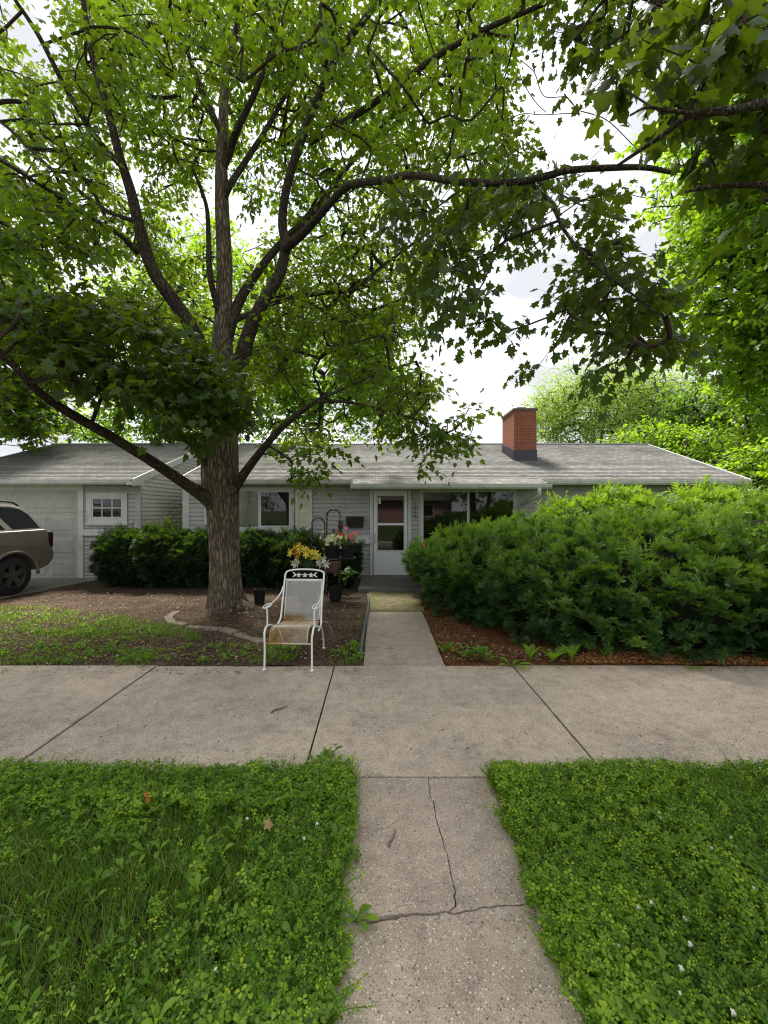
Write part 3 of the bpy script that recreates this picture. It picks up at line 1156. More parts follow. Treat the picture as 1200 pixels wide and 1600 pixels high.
def clump_leaves(C, O, tmpl, size, ntw=3, nodes=3, tl=.34, spread=.9, droop=.55, pet=.06, up=.15, twig_mb=None, tr=.003, flat=.6):
    """twigs out of each clump centre with paired leaves -> arrays"""
    n = len(C)
    D = nrm(np.repeat(O, ntw, 0) * .6 + RNG.normal(0, spread, (n * ntw, 3)) * np.array([1, 1, flat]) + np.array([0, 0, up]))
    Cc = np.repeat(C, ntw, 0)
    ln = tl * RNG.uniform(.6, 1.3, n * ntw)
    rnd0 = np.repeat(np.clip(RNG.normal(.45, .17, n), 0, 1), ntw)
    P, U, N, R = [], [], [], []
    upv = np.array([0, 0, 1.0])
    S0 = nrm(np.cross(D, upv + RNG.normal(0, .3, D.shape)))
    for k in range(nodes + 1):
        t_ = (k + .6) / (nodes + .6)
        base = Cc + D * (ln * t_)[:, None] - upv * (.12 * ln * t_ ** 2)[:, None]
        dirs = [(S0 * 1, 1), (S0 * -1, 1)] if k < nodes else [(D * .8 + S0 * .1, 0)]
        for s, _ in dirs:
            Ld = nrm(D * .55 + s * .9 + RNG.normal(0, .25, D.shape))
            p = base + Ld * pet * RNG.uniform(.6, 1.4, len(D))[:, None]
            u = nrm(Ld - upv * (droop * RNG.uniform(.3, 1.7, len(D)))[:, None])
            nn = upv * .9 + RNG.normal(0, .5, D.shape)
            P.append(p)
            U.append(u)
            N.append(nn)
            R.append(np.clip(rnd0 + RNG.normal(0, .16, len(D)), 0, 1))
            if twig_mb is not None:
                for i in range(len(D)):
                    twig_mb.tube([base[i], p[i]], tr * .45, 3, cap=False)
    if twig_mb is not None:
        for i in range(len(D)):
            e_ = Cc[i] + D[i] * ln[i] - upv * .12 * ln[i]
            twig_mb.tube([Cc[i], Cc[i] + D[i] * ln[i] * .5 - upv * .03 * ln[i], e_], [tr, tr * .8, tr * .5], 3, cap=False)
    P, U, N, R = map(np.concatenate, (P, U, N, R))
    S = size * RNG.uniform(.65, 1.2, (len(P), 1)) * np.stack([np.ones(len(P)), RNG.uniform(.75, 1.1, len(P)), RNG.uniform(-.5, 2.4, len(P))], -1)
    return inst(tmpl[0], tmpl[1], P, U, N, S, R)


def limb(px):
    """[(x,y,Y,width px)] -> world points and radii"""
    P = np.array([at(a, b, Y) for a, b, Y, w in px])
    r = np.array([w * .5 * Y / F for a, b, Y, w in px])
    C = catmull(P, 6)
    rr = np.interp(np.linspace(0, len(px) - 1, len(C)), range(len(px)), r)
    return C, rr


def regions(lst, gaps=(), nz=.35, sc=70.):
    out = []
    for poly, y0, y1, n in lst:
        q = samp_poly(poly, int(n * 2.2))
        keep = np.ones(len(q), bool)
        for gx, gy, rx, ry in gaps:
            keep &= ((q[:, 0] - gx) / rx) ** 2 + ((q[:, 1] - gy) / ry) ** 2 > 1
        keep &= vnoise(q[:, 0] / sc, q[:, 1] / sc, 3) > nz
        q = q[keep][:n]
        Y = RNG.uniform(y0, y1, len(q))
        out.append(np.array([at(a, b, c) for (a, b), c in zip(q, Y)]))
    return np.concatenate(out)


# ------------------------------------------------------------------ the big maple
maple = tag(empty('maple_tree', (-2.55, 7.15, 0)), 'large spreading maple with furrowed trunk and many limbs in front of the house', 'tree')
maple.location = (0, 0, 0)
TY = 7.15
trunk_px = [(354, 975, TY, 62), (353, 955, TY, 56), (352, 925, TY, 49), (351, 880, TY, 45), (350, 840, TY, 45), (348, 790, TY, 49), (345, 755, TY, 56),
            (344, 715, TY, 55), (345, 670, TY, 52), (347, 630, TY, 48), (347, 590, TY + .02, 43), (347, 550, TY + .05, 33), (349, 500, TY + .1, 26), (351, 420, TY + .15, 23), (347, 330, TY + .2, 21),
            (346, 260, TY + .25, 18), (349, 190, TY + .3, 15), (352, 130, TY + .3, 12), (366, 60, TY + .3, 9), (376, 0, TY + .3, 8), (385, -120, TY + .2, 5), (390, -260, TY, 3)]
C, rr = limb(trunk_px)
# denser rings and deep furrows
Cd = catmull(C[::2], 5)
rd = np.interp(np.linspace(0, 1, len(Cd)), np.linspace(0, 1, len(C)), rr)


def rib(a, i):
    z = Cd[i][2]
    fl = max(0, 1 - z / .75) ** 2
    root = 1 + fl * (.28 * max(0, math.cos(a * 2 + .4)) ** 2 + .22 * max(0, math.cos(a * 3 + 2.0)) ** 3 + .3 * max(0, math.cos(a + .6)) ** 3)
    w = 2.2 * float(vnoise(np.array([a * 1.2]), np.array([z * 1.1]), 9)[0])
    fur = abs(math.sin(a * 11 + w * 2.0)) ** .6
    fine = float(vnoise(np.array([a * 7]), np.array([z * 9]), 4)[0])
    return root * (.94 + .06 * fur + .03 * fine + .015 * math.sin(a * 5 + z * 2))


mb = MB()
mb.tube(Cd, list(rd), 96, cap=False, rib=rib)
# knot scar where a limb was cut
tk = mb.build('trunk', M['bark'], maple, smooth=True)
mb = MB()
kp = at(360, 766, TY - .262)
for r_, d_ in ((.075, 0), (.055, -.022)):
    pass
mb.lathe([(.085, .03), (.075, -.01), (.050, -.022), (.030, .0), (.012, .02), (0.001, .03)], kp, 18, axis='y')
mb.build('knot', M['bark'], tk, smooth=True)
mb = MB()
mb.tube([at(372, 945, TY - .1), at(392, 952, TY - .15), at(415, 958, TY - .22)], [.12, .07, .02], 10)
mb.tube([at(335, 950, TY - .15), at(322, 962, TY - .25)], [.11, .03], 10)
mb.build('root', M['bark'], tk, smooth=True)

LIMBS = [
    [(340, 625, 7.15, 34), (322, 565, 7.1, 30), (306, 525, 7.0, 27), (280, 482, 6.9, 25), (242, 428, 6.7, 23), (222, 372, 6.6, 21), (206, 305, 6.5, 18), (186, 240, 6.4, 15), (168, 170, 6.4, 13), (147, 100, 6.4, 11), (130, 0, 6.4, 9), (120, -120, 6.5, 5)],
    [(192, 262, 6.4, 11), (150, 215, 6.1, 10), (104, 140, 5.8, 9), (60, 55, 5.5, 8), (10, -20, 5.3, 6)],
    [(216, 396, 6.65, 11), (185, 365, 6.4, 9), (150, 345, 6.2, 8), (80, 300, 5.7, 7), (0, 250, 5.3, 6), (-80, 210, 5, 4)],
    [(208, 345, 6.6, 8), (160, 325, 6.8, 7), (70, 255, 7.2, 6), (0, 190, 7.6, 5), (-80, 150, 8, 3)],
    [(362, 620, 7.05, 34), (378, 560, 6.95, 29), (392, 512, 6.85, 25), (412, 470, 6.8, 22), (436, 430, 6.75, 20), (446, 385, 6.7, 18), (441, 345, 6.7, 16), (450, 285, 6.6, 15), (472, 215, 6.5, 15), (492, 165, 6.4, 13), (530, 82, 6.2, 12), (592, 0, 6.0, 10), (640, -90, 5.9, 6)],
    [(446, 388, 6.65, 17), (478, 360, 6.3, 15), (512, 322, 5.9, 13), (545, 290, 5.6, 13), (600, 282, 5.2, 12), (645, 274, 4.9, 12), (720, 284, 4.5, 12), (800, 285, 4.2, 12), (850, 276, 4.0, 12), (890, 266, 3.85, 11), (960, 262, 3.75, 10), (1010, 262, 3.7, 9), (1052, 270, 3.65, 7)],
    [(484, 222, 6.45, 12), (530, 196, 6.3, 12), (600, 150, 6.0, 11), (680, 90, 5.7, 10), (760, 45, 5.4, 9), (860, 2, 5.1, 7), (950, -40, 5, 4)],
    [(352, 540, 7.2, 20), (372, 475, 7.3, 18), (398, 432, 7.4, 15), (432, 388, 7.6, 13), (500, 318, 7.9, 10), (560, 240, 8.2, 8), (610, 200, 8.4, 7), (700, 105, 8.6, 5)],
    [(349, 525, 7.23, 12), (360, 505, 7.2, 12), (395, 488, 7.5, 10), (440, 470, 7.8, 9), (500, 458, 8.2, 8), (555, 452, 8.4, 7), (592, 420, 8.5, 6), (630, 392, 8.6, 5), (700, 340, 8.8, 3)],
    [(350, 575, 7.2, 14), (365, 560, 7.2, 14), (395, 546, 7.5, 10), (440, 543, 7.9, 7), (500, 560, 8.4, 4)],
    [(345, 575, 7.2, 13), (325, 560, 7.2, 13), (290, 546, 7.6, 11), (265, 548, 7.9, 9), (235, 535, 8.3, 6), (180, 520, 8.8, 4)],
    [(347, 268, 7.38, 13), (358, 238, 7.3, 14), (372, 200, 7.1, 12), (398, 145, 6.9, 10), (428, 65, 6.7, 8), (442, -20, 6.6, 5)],
    [(348, 225, 7.42, 10), (344, 205, 7.4, 11), (326, 165, 7.5, 10), (303, 110, 7.7, 8), (285, 55, 7.8, 7), (268, -10, 8.0, 5)],
    [(347, 325, 7.34, 12), (353, 303, 7.32, 12), (362, 285, 7.3, 12), (385, 250, 7.5, 10), (420, 195, 7.8, 8), (470, 110, 8.2, 6), (520, 45, 8.5, 5), (540, -10, 8.6, 4)],
    [(348, 510, 7.24, 12), (340, 480, 7.15, 12), (328, 430, 7.0, 11), (326, 375, 6.9, 9), (322, 320, 6.8, 7), (300, 260, 6.6, 5)],
    [(338, 792, 7.05, 30), (318, 775, 6.9, 25), (290, 756, 6.7, 21), (262, 737, 6.5, 20), (230, 716, 6.25, 19), (200, 698, 6.0, 18), (170, 680, 5.8, 18), (110, 646, 5.4, 17), (60, 612, 5.0, 15), (20, 570, 4.7, 12), (-30, 520, 4.4, 8)],
    [(330, 735, 7.0, 16), (312, 706, 6.8, 12), (292, 690, 6.6, 8), (262, 665, 6.3, 5)],
    [(365, 765, 7.05, 20), (385, 735, 6.9, 16), (412, 700, 6.8, 13), (440, 668, 6.7, 12), (468, 645, 6.6, 10), (492, 628, 6.6, 8), (530, 610, 6.6, 5), (590, 585, 6.7, 4), (650, 565, 6.8, 3)],
    [(492, 628, 6.6, 6), (540, 628, 6.4, 5), (600, 640, 6.2, 4), (680, 665, 6.1, 2.5)],
    [(832, 288, 4.1, 7), (862, 320, 4.0, 6), (880, 358, 3.9, 5.5), (915, 400, 3.8, 5), (945, 428, 3.75, 4.5), (982, 455, 3.7, 4), (1018, 482, 3.65, 3.5), (1040, 496, 3.6, 3)],
]
nodes = [p for p in C[40:]]
mb = MB()
for L_ in LIMBS:
    c, r = limb(L_)
    r = r * .86
    mb.tube(c, list(r), 12, cap=True)
    nodes += [p for p in c[4:]]
mb.build('limb', M['bark2'], tk, smooth=True)

GAPS = [(615, 300, 0, 0.1), (225, 440, 30, 30), (120, 440, 40, 40), (308, 305, 14, 28), (840, 130, 34, 80), (855, 230, 30, 40), (80, 90, 40, 40), (400, 400, 20, 26), (1110, 240, 18, 12), (60, 250, 30, 22),
        (540, 235, 28, 22), (680, 160, 22, 18), (110, 170, 30, 24), (620, 30, 16, 14)]
REG = [
    ([(-120, -60), (-120, 420), (60, 450), (110, 400), (200, 400), (300, 470), (330, 420), (420, 420), (470, 530), (560, 560), (660, 520), (690, 430), (790, 350), (830, 260), (790, 180), (800, 80), (850, 0), (860, -60)], 7.3, 11.0, 2050),
    ([(-120, -60), (-120, 250), (100, 300), (160, 160), (330, 120), (430, 160), (620, 330), (790, 340), (830, 230), (790, 180), (800, 80), (860, -60)], 5.0, 7.3, 270),
    ([(-40, 200), (90, 300), (170, 370), (120, 420), (-40, 400)], 5.2, 7.0, 70),
    ([(-300, -520), (-300, -60), (900, -60), (900, -520)], 4.8, 9.0, 230),
    ([(-20, 380), (120, 470), (240, 500), (120, 560), (-20, 560)], 5.0, 7.5, 50),
    ([(400, 470), (520, 480), (640, 500), (690, 560), (700, 610), (640, 650), (560, 650), (480, 680), (420, 720), (380, 690), (390, 560)], 6.2, 9.2, 150),
    ([(560, 600), (690, 590), (760, 655), (740, 690), (690, 725), (650, 715), (640, 690), (560, 690)], 5.8, 6.8, 34),
    ([(420, 700), (520, 690), (500, 745), (430, 760)], 6.2, 6.9, 12),
    ([(170, 440), (320, 470), (330, 560), (200, 500)], 7.5, 9.5, 60),
    ([(380, 540), (560, 480), (680, 600), (620, 690), (400, 700)], 8.5, 11.0, 190),
    ([(220, 380), (340, 300), (450, 380), (640, 380), (690, 480), (400, 600), (240, 520)], 9.0, 11.5, 190),
]
CL = regions(REG, GAPS, .30)
tw, O = grow(nodes, CL)
CLc = regions([
    ([(-20, 470), (150, 475), (230, 500), (320, 560), (372, 620), (372, 680), (330, 690), (260, 650), (180, 640), (90, 590), (-20, 640)], 4.6, 6.3, 190),
    ([(290, 600), (372, 605), (380, 680), (310, 690)], 5.6, 6.3, 20),
], [], .25)
tw3, O3 = grow(nodes, CLc, kr=.0045, rmin=.003)
CLb = regions([([(610, 300), (700, 275), (860, 262), (960, 280), (1020, 420), (1075, 540), (1040, 600), (960, 590), (900, 545), (820, 585), (800, 540), (720, 500), (640, 440)], 3.7, 5.4, 128)], [(880, 330, 26, 30), (1000, 330, 25, 30), (930, 500, 16, 26)], .28, 60.)
tw2, O2 = grow(nodes, CLb, kr=.004, rmin=.003)
tl_ = MB()
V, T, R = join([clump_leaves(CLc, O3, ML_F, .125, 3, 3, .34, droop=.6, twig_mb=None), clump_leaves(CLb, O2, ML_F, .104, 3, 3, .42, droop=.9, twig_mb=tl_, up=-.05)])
raw_mesh('hanging_foliage', V, T, M['maple_shaded'], maple, R)
tw.add(tw3.v, tw3.f)
parts = [clump_leaves(CL, O, ML_S, .099, 3, 3, .37, twig_mb=None)]
V, T, R = join(parts)
raw_mesh('crown', V, T, M['maple'], maple, R)
tw.add(tw2.v, tw2.f)
tw.add(tl_.v, tl_.f)
tw.build('twigs', M['twig'], maple)
print('maple leaves tris', len(T))

# ------------------------------------------------------------------ street maple whose branches hang in at the upper right
street = tag(empty('maple_tree', (0, 0, 0)), 'near maple whose large leaves, coloured dark for shade, and bare branch ends hang in at the upper right', 'tree')
mb = MB()
sp = [(4.05, 2.3, -.05), (4.03, 2.3, .4), (4.0, 2.28, 1.5), (3.95, 2.25, 2.8), (3.9, 2.2, 4.2), (3.9, 2.2, 6.0)]
c = catmull(sp, 6)
mb.tube(c, list(np.linspace(.26, .10, len(c))), 28, cap=False)
mb.build('trunk', M['bark'], street, smooth=True)
SL_ = [
    [(1700, 330, 2.4, 30), (1400, 240, 2.3, 24), (1230, 166, 2.2, 17), (1150, 172, 2.2, 13), (1085, 178, 2.2, 10), (1040, 208, 2.25, 8), (1000, 235, 2.3, 6), (960, 262, 2.35, 4)],
    [(1600, 380, 2.5, 22), (1350, 330, 2.5, 18), (1215, 300, 2.5, 11), (1190, 290, 2.5, 9), (1120, 291, 2.55, 7), (1070, 300, 2.6, 4)],
    [(1700, 100, 2.8, 26), (1300, 30, 3.2, 16), (1130, 35, 3.6, 11), (1060, 15, 3.9, 9), (960, -10, 4.2, 6), (900, 60, 4.3, 4)],
    [(1085, 178, 2.2, 6), (1040, 172, 2.15, 5), (1010, 168, 2.12, 4), (985, 180, 2.1, 3)],
]
snodes = [p for p in c[10:]]
mb = MB()
for L_ in SL_:
    cc, r = limb(L_)
    mb.tube(cc, list(r), 10)
    snodes += [p for p in cc[6:]]
mb.build('limb', M['bark2'], street, smooth=True)
CA = regions([([(920, 60), (1000, 40), (1230, 20), (1290, 200), (1240, 290), (1130, 285), (1060, 270), (1010, 200), (930, 160)], 2.2, 3.0, 32),
              ([(1040, 290), (1230, 290), (1230, 370), (1080, 420)], 2.5, 3.2, 3),
              ([(1060, -10), (1230, -10), (1230, 120), (1100, 120)], 2.4, 3.2, 15),
              ([(1220, -300), (1900, -300), (1900, 420), (1240, 420)], 2.2, 3.4, 30)], [(1110, 235, 14, 10), (1010, 110, 18, 18)], .12, 60.)
CB = regions([([(860, -40), (1060, -40), (1080, 60), (1000, 100), (900, 120), (860, 60)], 4.2, 5.6, 40),
              ([(860, -300), (1300, -300), (1300, -40), (860, -40)], 3.0, 5.2, 30)], [(850, 60, 20, 40)], .2, 50.)
tl_ = MB()
t1, O1 = grow(snodes, CA, kr=.0035, rmin=.0025, rmax=.012)
t2, O2 = grow(snodes, CB, kr=.004, rmin=.003, rmax=.014)
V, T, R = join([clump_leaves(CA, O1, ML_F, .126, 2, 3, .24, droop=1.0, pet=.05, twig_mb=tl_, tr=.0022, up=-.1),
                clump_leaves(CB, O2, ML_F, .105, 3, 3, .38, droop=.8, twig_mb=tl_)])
raw_mesh('crown', V, T, M['maple_shaded'], street, R)
# bare dead twig ends against the sky
for pl in ([(905, 178, 3.0), (880, 178, 3.0), (850, 176, 3.0), (815, 178, 3.0), (790, 190, 3.0)], [(850, 176, 3.0), (838, 160, 3.0), (820, 130, 3.0), (812, 112, 3.0)], [(880, 150, 3.1), (850, 148, 3.1), (838, 120, 3.1), (828, 105, 3.1), (812, 95, 3.1)],
           [(825, 178, 3.0), (815, 195, 3.0), (812, 215, 3.0)], [(1000, 235, 2.3), (950, 190, 2.7), (905, 178, 3.0)], [(905, 178, 3.0), (880, 150, 3.1)]):
    c, r = limb([(a + RNG.normal(0, 2), b_ + RNG.normal(0, 2), Y, 1.6) for a, b_, Y in pl])
    tl_.tube(c, list(r), 4, cap=False)
t1.add(t2.v, t2.f)
t1.add(tl_.v, tl_.f)
t1.build('twigs', M['twig'], street)

# ------------------------------------------------------------------ trees beyond
def far_tree(name, label, base, ells, nclump, size, leafmat, tmpl=KITE, ntw=3, nodes=3, tl=.7, trunk_r=.2, cat='tree', stems=1, shell=.55, droop=.5, kr=.012, group=None, tw_mat=None):
    root = tag(empty(name, (0, 0, 0)), label, cat, group)
    pts = []
    per = [max(1, int(nclump * (e[3] * e[4] * e[5]) ** .67 / sum((q[3] * q[4] * q[5]) ** .67 for q in ells))) for e in ells]
    for (x, y, z, rx, ry, rz), k in zip(ells, per):
        d = nrm(RNG.normal(0, 1, (k, 3)))
        r = RNG.uniform(shell, 1.0, k) ** .6
        pts.append(np.array([x, y, z]) + d * r[:, None] * np.array([rx, ry, rz]) * (1 + .18 * RNG.normal(0, 1, (k, 1))))
    P = np.concatenate(pts)
    P = P[P[:, 2] > .15]
    cz = sum(e[2] for e in ells) / len(ells)
    top = max(e[2] for e in ells)
    mb_ = MB()
    nod = []
    for s in range(stems):
        a = 2 * PI * s / max(1, stems)
        b0 = np.array([base[0] + .1 * (stems > 1) * math.cos(a), base[1] + .1 * (stems > 1) * math.sin(a), -.1])
        e0 = np.array([sum(e[0] for e in ells) / len(ells) + (stems > 1) * .6 * math.cos(a), sum(e[1] for e in ells) / len(ells) + (stems > 1) * .6 * math.sin(a), top])
        c_ = catmull([b0, b0 * .7 + e0 * .3 + np.array([0, 0, .2]), b0 * .3 + e0 * .7, e0], 6)
        mb_.tube(c_, list(np.linspace(trunk_r, trunk_r * .3, len(c_))), 10, cap=False)
        nod += [p for p in c_[4:]]
    mb_.build('trunk', M['bark2'], root, smooth=True)
    tw_, O_ = grow(nod, P, kr=kr, rmax=trunk_r * .6, rmin=.008, sides=4)
    tw_.build('branches', M['bark2'], root)
    V, T, R = clump_leaves(P, O_, tmpl, size, ntw, nodes, tl, droop=droop, pet=.08)
    raw_mesh('crown', V, T, leafmat, root, R)
    return root


def E(px, py, Y, rx, ry, rd):
    p = at(px, py, Y)
    return (p[0], p[1], p[2], rx * Y / F, rd, ry * Y / F)


far_tree('maple_tree', 'tall bright yellow green tree at the right edge beyond the hedge', (12.9, 13.4), [E(1195, 420, 13, 110, 170, 3), E(1240, 250, 13, 190, 200, 3.2), E(1260, 540, 13, 130, 90, 2.5)], 1900, .165, M['bright'], ML_S, shell=.4, tl=.6, trunk_r=.28)
far_tree('spruce_tree', 'dark dense green tree behind the right end of the roof', (15.5, 18.5), [E(1140, 650, 18.5, 75, 70, 2.6), E(1210, 640, 18.5, 90, 90, 2.6), E(1065, 665, 18.5, 40, 45, 1.5)], 620, .20, M['dark'], KITE, tl=.7, trunk_r=.25)
far_tree('locust_tree', 'pale airy locust tree with thin arching branches behind the chimney', (11.2, 23), [E(920, 640, 22.5, 85, 62, 3.5), E(985, 632, 23, 65, 58, 3), E(860, 655, 22, 35, 45, 2), E(1030, 640, 23, 45, 50, 2)], 1700, .20, M['locust'], NARROW, ntw=3, nodes=3, tl=.75, trunk_r=.14, stems=3, shell=.35, droop=.2, kr=.008)
for i, (px, py, Y, rx, ry, lab) in enumerate([
        (1015, 690, 17, 60, 26, 'low yellow green shrub showing just over the ridge end'),
        (1090, 705, 15.5, 62, 30, 'leafy yellow green shrub spreading above the sloping roof end'),
        (1178, 710, 14, 60, 42, 'bright leafy shrub at the right edge beyond the roof corner'),
        (1206, 738, 11, 38, 36, 'bright leafy shrub between the roof tip and the hedge top at the right edge')]):
    p = at(px, py, Y)
    far_tree('shrub', lab, (p[0], p[1]), [E(px, py, Y, rx, ry, 1.3), E(px + 10, py + 40, Y, rx * .9, 45, 1.2)], 300, .15, M['bright'], KITE, tl=.45, trunk_r=.05, cat='shrub', stems=4, group='shrubs beyond the roof end')
far_tree('maple_tree', 'dense green tree hanging over the far left of the garage roof', (-12.5, 13.2), [E(15, 615, 12.5, 70, 72, 1.6), E(-60, 520, 12.5, 130, 150, 2.5), E(40, 660, 12.0, 42, 28, 1.0)], 620, .16, M['maple'], ML_S, tl=.5, trunk_r=.25)
far_tree('maple_tree', 'light green tree behind the house roof between trunk and chimney', (-3.2, 20.5), [E(500, 585, 20, 120, 95, 2.6), E(590, 620, 20, 60, 55, 2), E(430, 620, 20, 80, 75, 2)], 700, .17, M['bright'], ML_S, shell=.3, tl=.6, trunk_r=.2)
far_tree('maple_tree', 'light green tree behind the garage roof seen past the trunk', (-9.2, 19.5), [E(240, 560, 19, 90, 120, 2.6), E(330, 480, 19, 90, 110, 2.6), E(150, 670, 19, 40, 30, 1.5), E(290, 640, 19, 90, 60, 1.8)], 900, .17, M['bright'], ML_S, tl=.7, trunk_r=.22)

# ------------------------------------------------------------------ across the street, seen mirrored in the glass
nb = tag(empty('brick_house', (0, 0, 0)), 'low pinkish brick house across the street, mirrored in the picture window', 'house')
mb = MB()
mb.box(-9, 8, -34, -26, -.1, 2.8)
mb.build('wall', mat('pink_brick', (.30, .17, .14), .9), nb)
mb = MB()
mb.add([(-9.6, -25.4, 2.7), (8.6, -25.4, 2.7), (8.6, -30, 4.6), (-9.6, -30, 4.6), (-9.6, -34.6, 2.7), (8.6, -34.6, 2.7)], [[0, 1, 2, 3], [3, 2, 5, 4], [0, 3, 4], [1, 5, 2]])
mb.build('roof', mat('brown_roof', (.08, .07, .06), .9), nb)
for x in (-6.5, -2.2, 4.0):
    mb = MB()
    frame(mb, x, x + 2.0, .9, 2.3, .08, -26.06 + .1, -25.93)
    wn_ = mb.build('window', M['white'], nb)
    mb = MB()
    mb.box(x + .08, x + 1.92, -25.99, -25.97, .98, 2.22)
    mb.build('pane', M['black'], wn_)
for x, y, lab in ((-14, -24, 'broad street tree across the road, left in the window reflection'), (11.5, -25, 'broad street tree across the road beside the brick house'), (3, -40, 'tall tree rising behind the brick house across the road')):
    far_tree('maple_tree', lab, (x, y), [(x, y, 5.5, 5, 3.5, 3.6), (x + 2, y, 8, 4, 3, 3)], 240, .42, M['dark'], KITE, tl=1.1, trunk_r=.28)

# ------------------------------------------------------------------ yews
def sprig_template():
    V, T, tip = [], [], []
    r = np.random.default_rng(5)
    axes = [((0, 0, 0), (1, 0, 0), 7), ((.25, 0, 0), (.72, .46, .08), 3), ((.32, 0, 0), (.78, -.44, .08), 3)]
    for p0, p1, n in axes:
        p0, p1 = np.array(p0), np.array(p1)
        d = (p1 - p0) / np.linalg.norm(p1 - p0)
        s = np.cross(d, (0, 0, 1.0))
        for k in range(n):
            for sg in (-1, 1):
                b = p0 + (p1 - p0) * (k + .5 * (sg > 0)) / n
                nd = d * .75 + s * sg * .8 + np.array([0, 0, r.uniform(-.1, .45)])
                nd /= np.linalg.norm(nd)
                ln = .36 * (1 - .30 * k / n)
                w = d * .070
                o = len(V)
                V += [b - w, b + w, b + nd * ln]
                T.append([o, o + 1, o + 2])
                tt = np.linalg.norm(b)
                tip += [.50 * tt - .18, .50 * tt - .18, .50 * tt + .02]
    return np.array(V), np.array(T), np.array(tip)


SPR = sprig_template()


def yew(name, label, ells, n, size, m, coremat, upb=.35, cat='shrub', group=None, light_top=0.0, arch=0.0, zmin=.03, corek=.80, fr_only=True):
    root = tag(empty(name, (0, 0, 0)), label, cat, group)
    P, Nn, W_ = [], [], []
    area = [(e[3] * e[4] + e[3] * e[5] + e[4] * e[5]) for e in ells]
    for i, e in enumerate(ells):
        k = int(n * area[i] / sum(area) * 1.6)
        d = nrm(RNG.normal(0, 1, (k, 3)))
        c0, r0 = np.array(e[:3]), np.array(e[3:])
        lump = 1 + .16 * (vnoise(d[:, 0] * 3.1 + i * 7 + d[:, 2] * 2, d[:, 1] * 3.1 + d[:, 2] * 2.7, i) - .5) * 2 \
            + .13 * (vnoise(d[:, 0] * 8 + d[:, 2] * 5, d[:, 1] * 8 + d[:, 2] * 6, i + 3) - .5) * 2
        depth = 1 - RNG.exponential(.05, k)
        p = c0 + d * r0 * (lump * depth)[:, None]
        ok = p[:, 2] > zmin
        for j, e2 in enumerate(ells):
            if j != i:
                q = (p - np.array(e2[:3])) / np.array(e2[3:])
                ok &= np.sum(q * q, 1) > .60
        nn = nrm(d / r0)
        P.append(p[ok])
        Nn.append(nn[ok])
        W_.append(lump[ok] * depth[ok])
    P, Nn, W_ = np.concatenate(P), np.concatenate(Nn), np.concatenate(W_)
    R0 = RNG.normal(0, .13, len(P))
    k7 = 5                                # each shoot tip is a little fan of sprigs
    nt_ = len(P)
    D0 = nrm(Nn * .8 + np.array([0, 0, upb]) + RNG.normal(0, .34, P.shape))
    P = np.repeat(P - D0 * size * .5, k7, 0) + RNG.normal(0, size * .16, (nt_ * k7, 3))
    Nn, W_, R0 = np.repeat(Nn, k7, 0), np.repeat(W_, k7), np.repeat(R0, k7)
    U = nrm(np.repeat(D0, k7, 0) + RNG.normal(0, .48, P.shape))
    if arch:
        U = nrm(U * np.array([1, 1, .5]) + np.array([.5, -.3, .1]) * arch)
    N = np.array([0, 0, 1.0]) + RNG.normal(0, .45, P.shape)
    R = np.clip(.27 + R0 + RNG.normal(0, .08, len(P)) + (vnoise(P[:, 0] * 2.2, P[:, 2] * 2.2 + P[:, 1] * 1.3, 2) - .5) * .35 + light_top * np.clip(Nn[:, 2], 0, 1), 0, 1)  # light_top colours upward-facing sprigs lighter, light from above put into the colour
    Sz = size * RNG.uniform(.65, 1.35, len(P))
    lead = (Nn[:, 2] > .45) & (RNG.random(len(P)) < .035)          # long leading shoots that stick out of the top
    U[lead] = nrm(U[lead] * .5 + np.array([0, 0, .9]) + RNG.normal(0, .25, (int(lead.sum()), 3)))
    Sz[lead] *= RNG.uniform(1.5, 2.4, int(lead.sum()))
    V, T, Rr = inst(SPR[0], SPR[1], P, U, N, Sz, R, SPR[2])
    raw_mesh('foliage', V, T, m, root, np.clip(Rr, 0, 1))
    # solid dark core added inside to block light, in place of twigs
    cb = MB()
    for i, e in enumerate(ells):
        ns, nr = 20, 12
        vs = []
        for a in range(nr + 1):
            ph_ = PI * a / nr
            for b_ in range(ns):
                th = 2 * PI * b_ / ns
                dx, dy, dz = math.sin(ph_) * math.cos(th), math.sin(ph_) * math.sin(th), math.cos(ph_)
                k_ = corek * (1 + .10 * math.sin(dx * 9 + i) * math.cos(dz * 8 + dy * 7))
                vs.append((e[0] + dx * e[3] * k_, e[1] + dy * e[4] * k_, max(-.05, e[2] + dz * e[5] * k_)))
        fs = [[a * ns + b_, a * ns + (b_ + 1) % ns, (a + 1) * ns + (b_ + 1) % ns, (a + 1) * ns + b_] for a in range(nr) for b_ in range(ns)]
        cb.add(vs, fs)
    cb.build('light_blocker', coremat, root, smooth=True)
    st = MB()
    for e in ells:
        for k in range(5):
            a = RNG.uniform(0, 2 * PI)
            st.tube([(e[0] + .1 * math.cos(a), e[1] + .1 * math.sin(a), -.05), (e[0] + .5 * e[3] * math.cos(a), e[1] + .5 * e[4] * math.sin(a), e[2]), (e[0] + .8 * e[3] * math.cos(a), e[1] + .8 * e[4] * math.sin(a), e[2] + .3 * e[5])], [.03, .02, .008], 6)
    st.build('stem', M['bark2'], root)
    return root


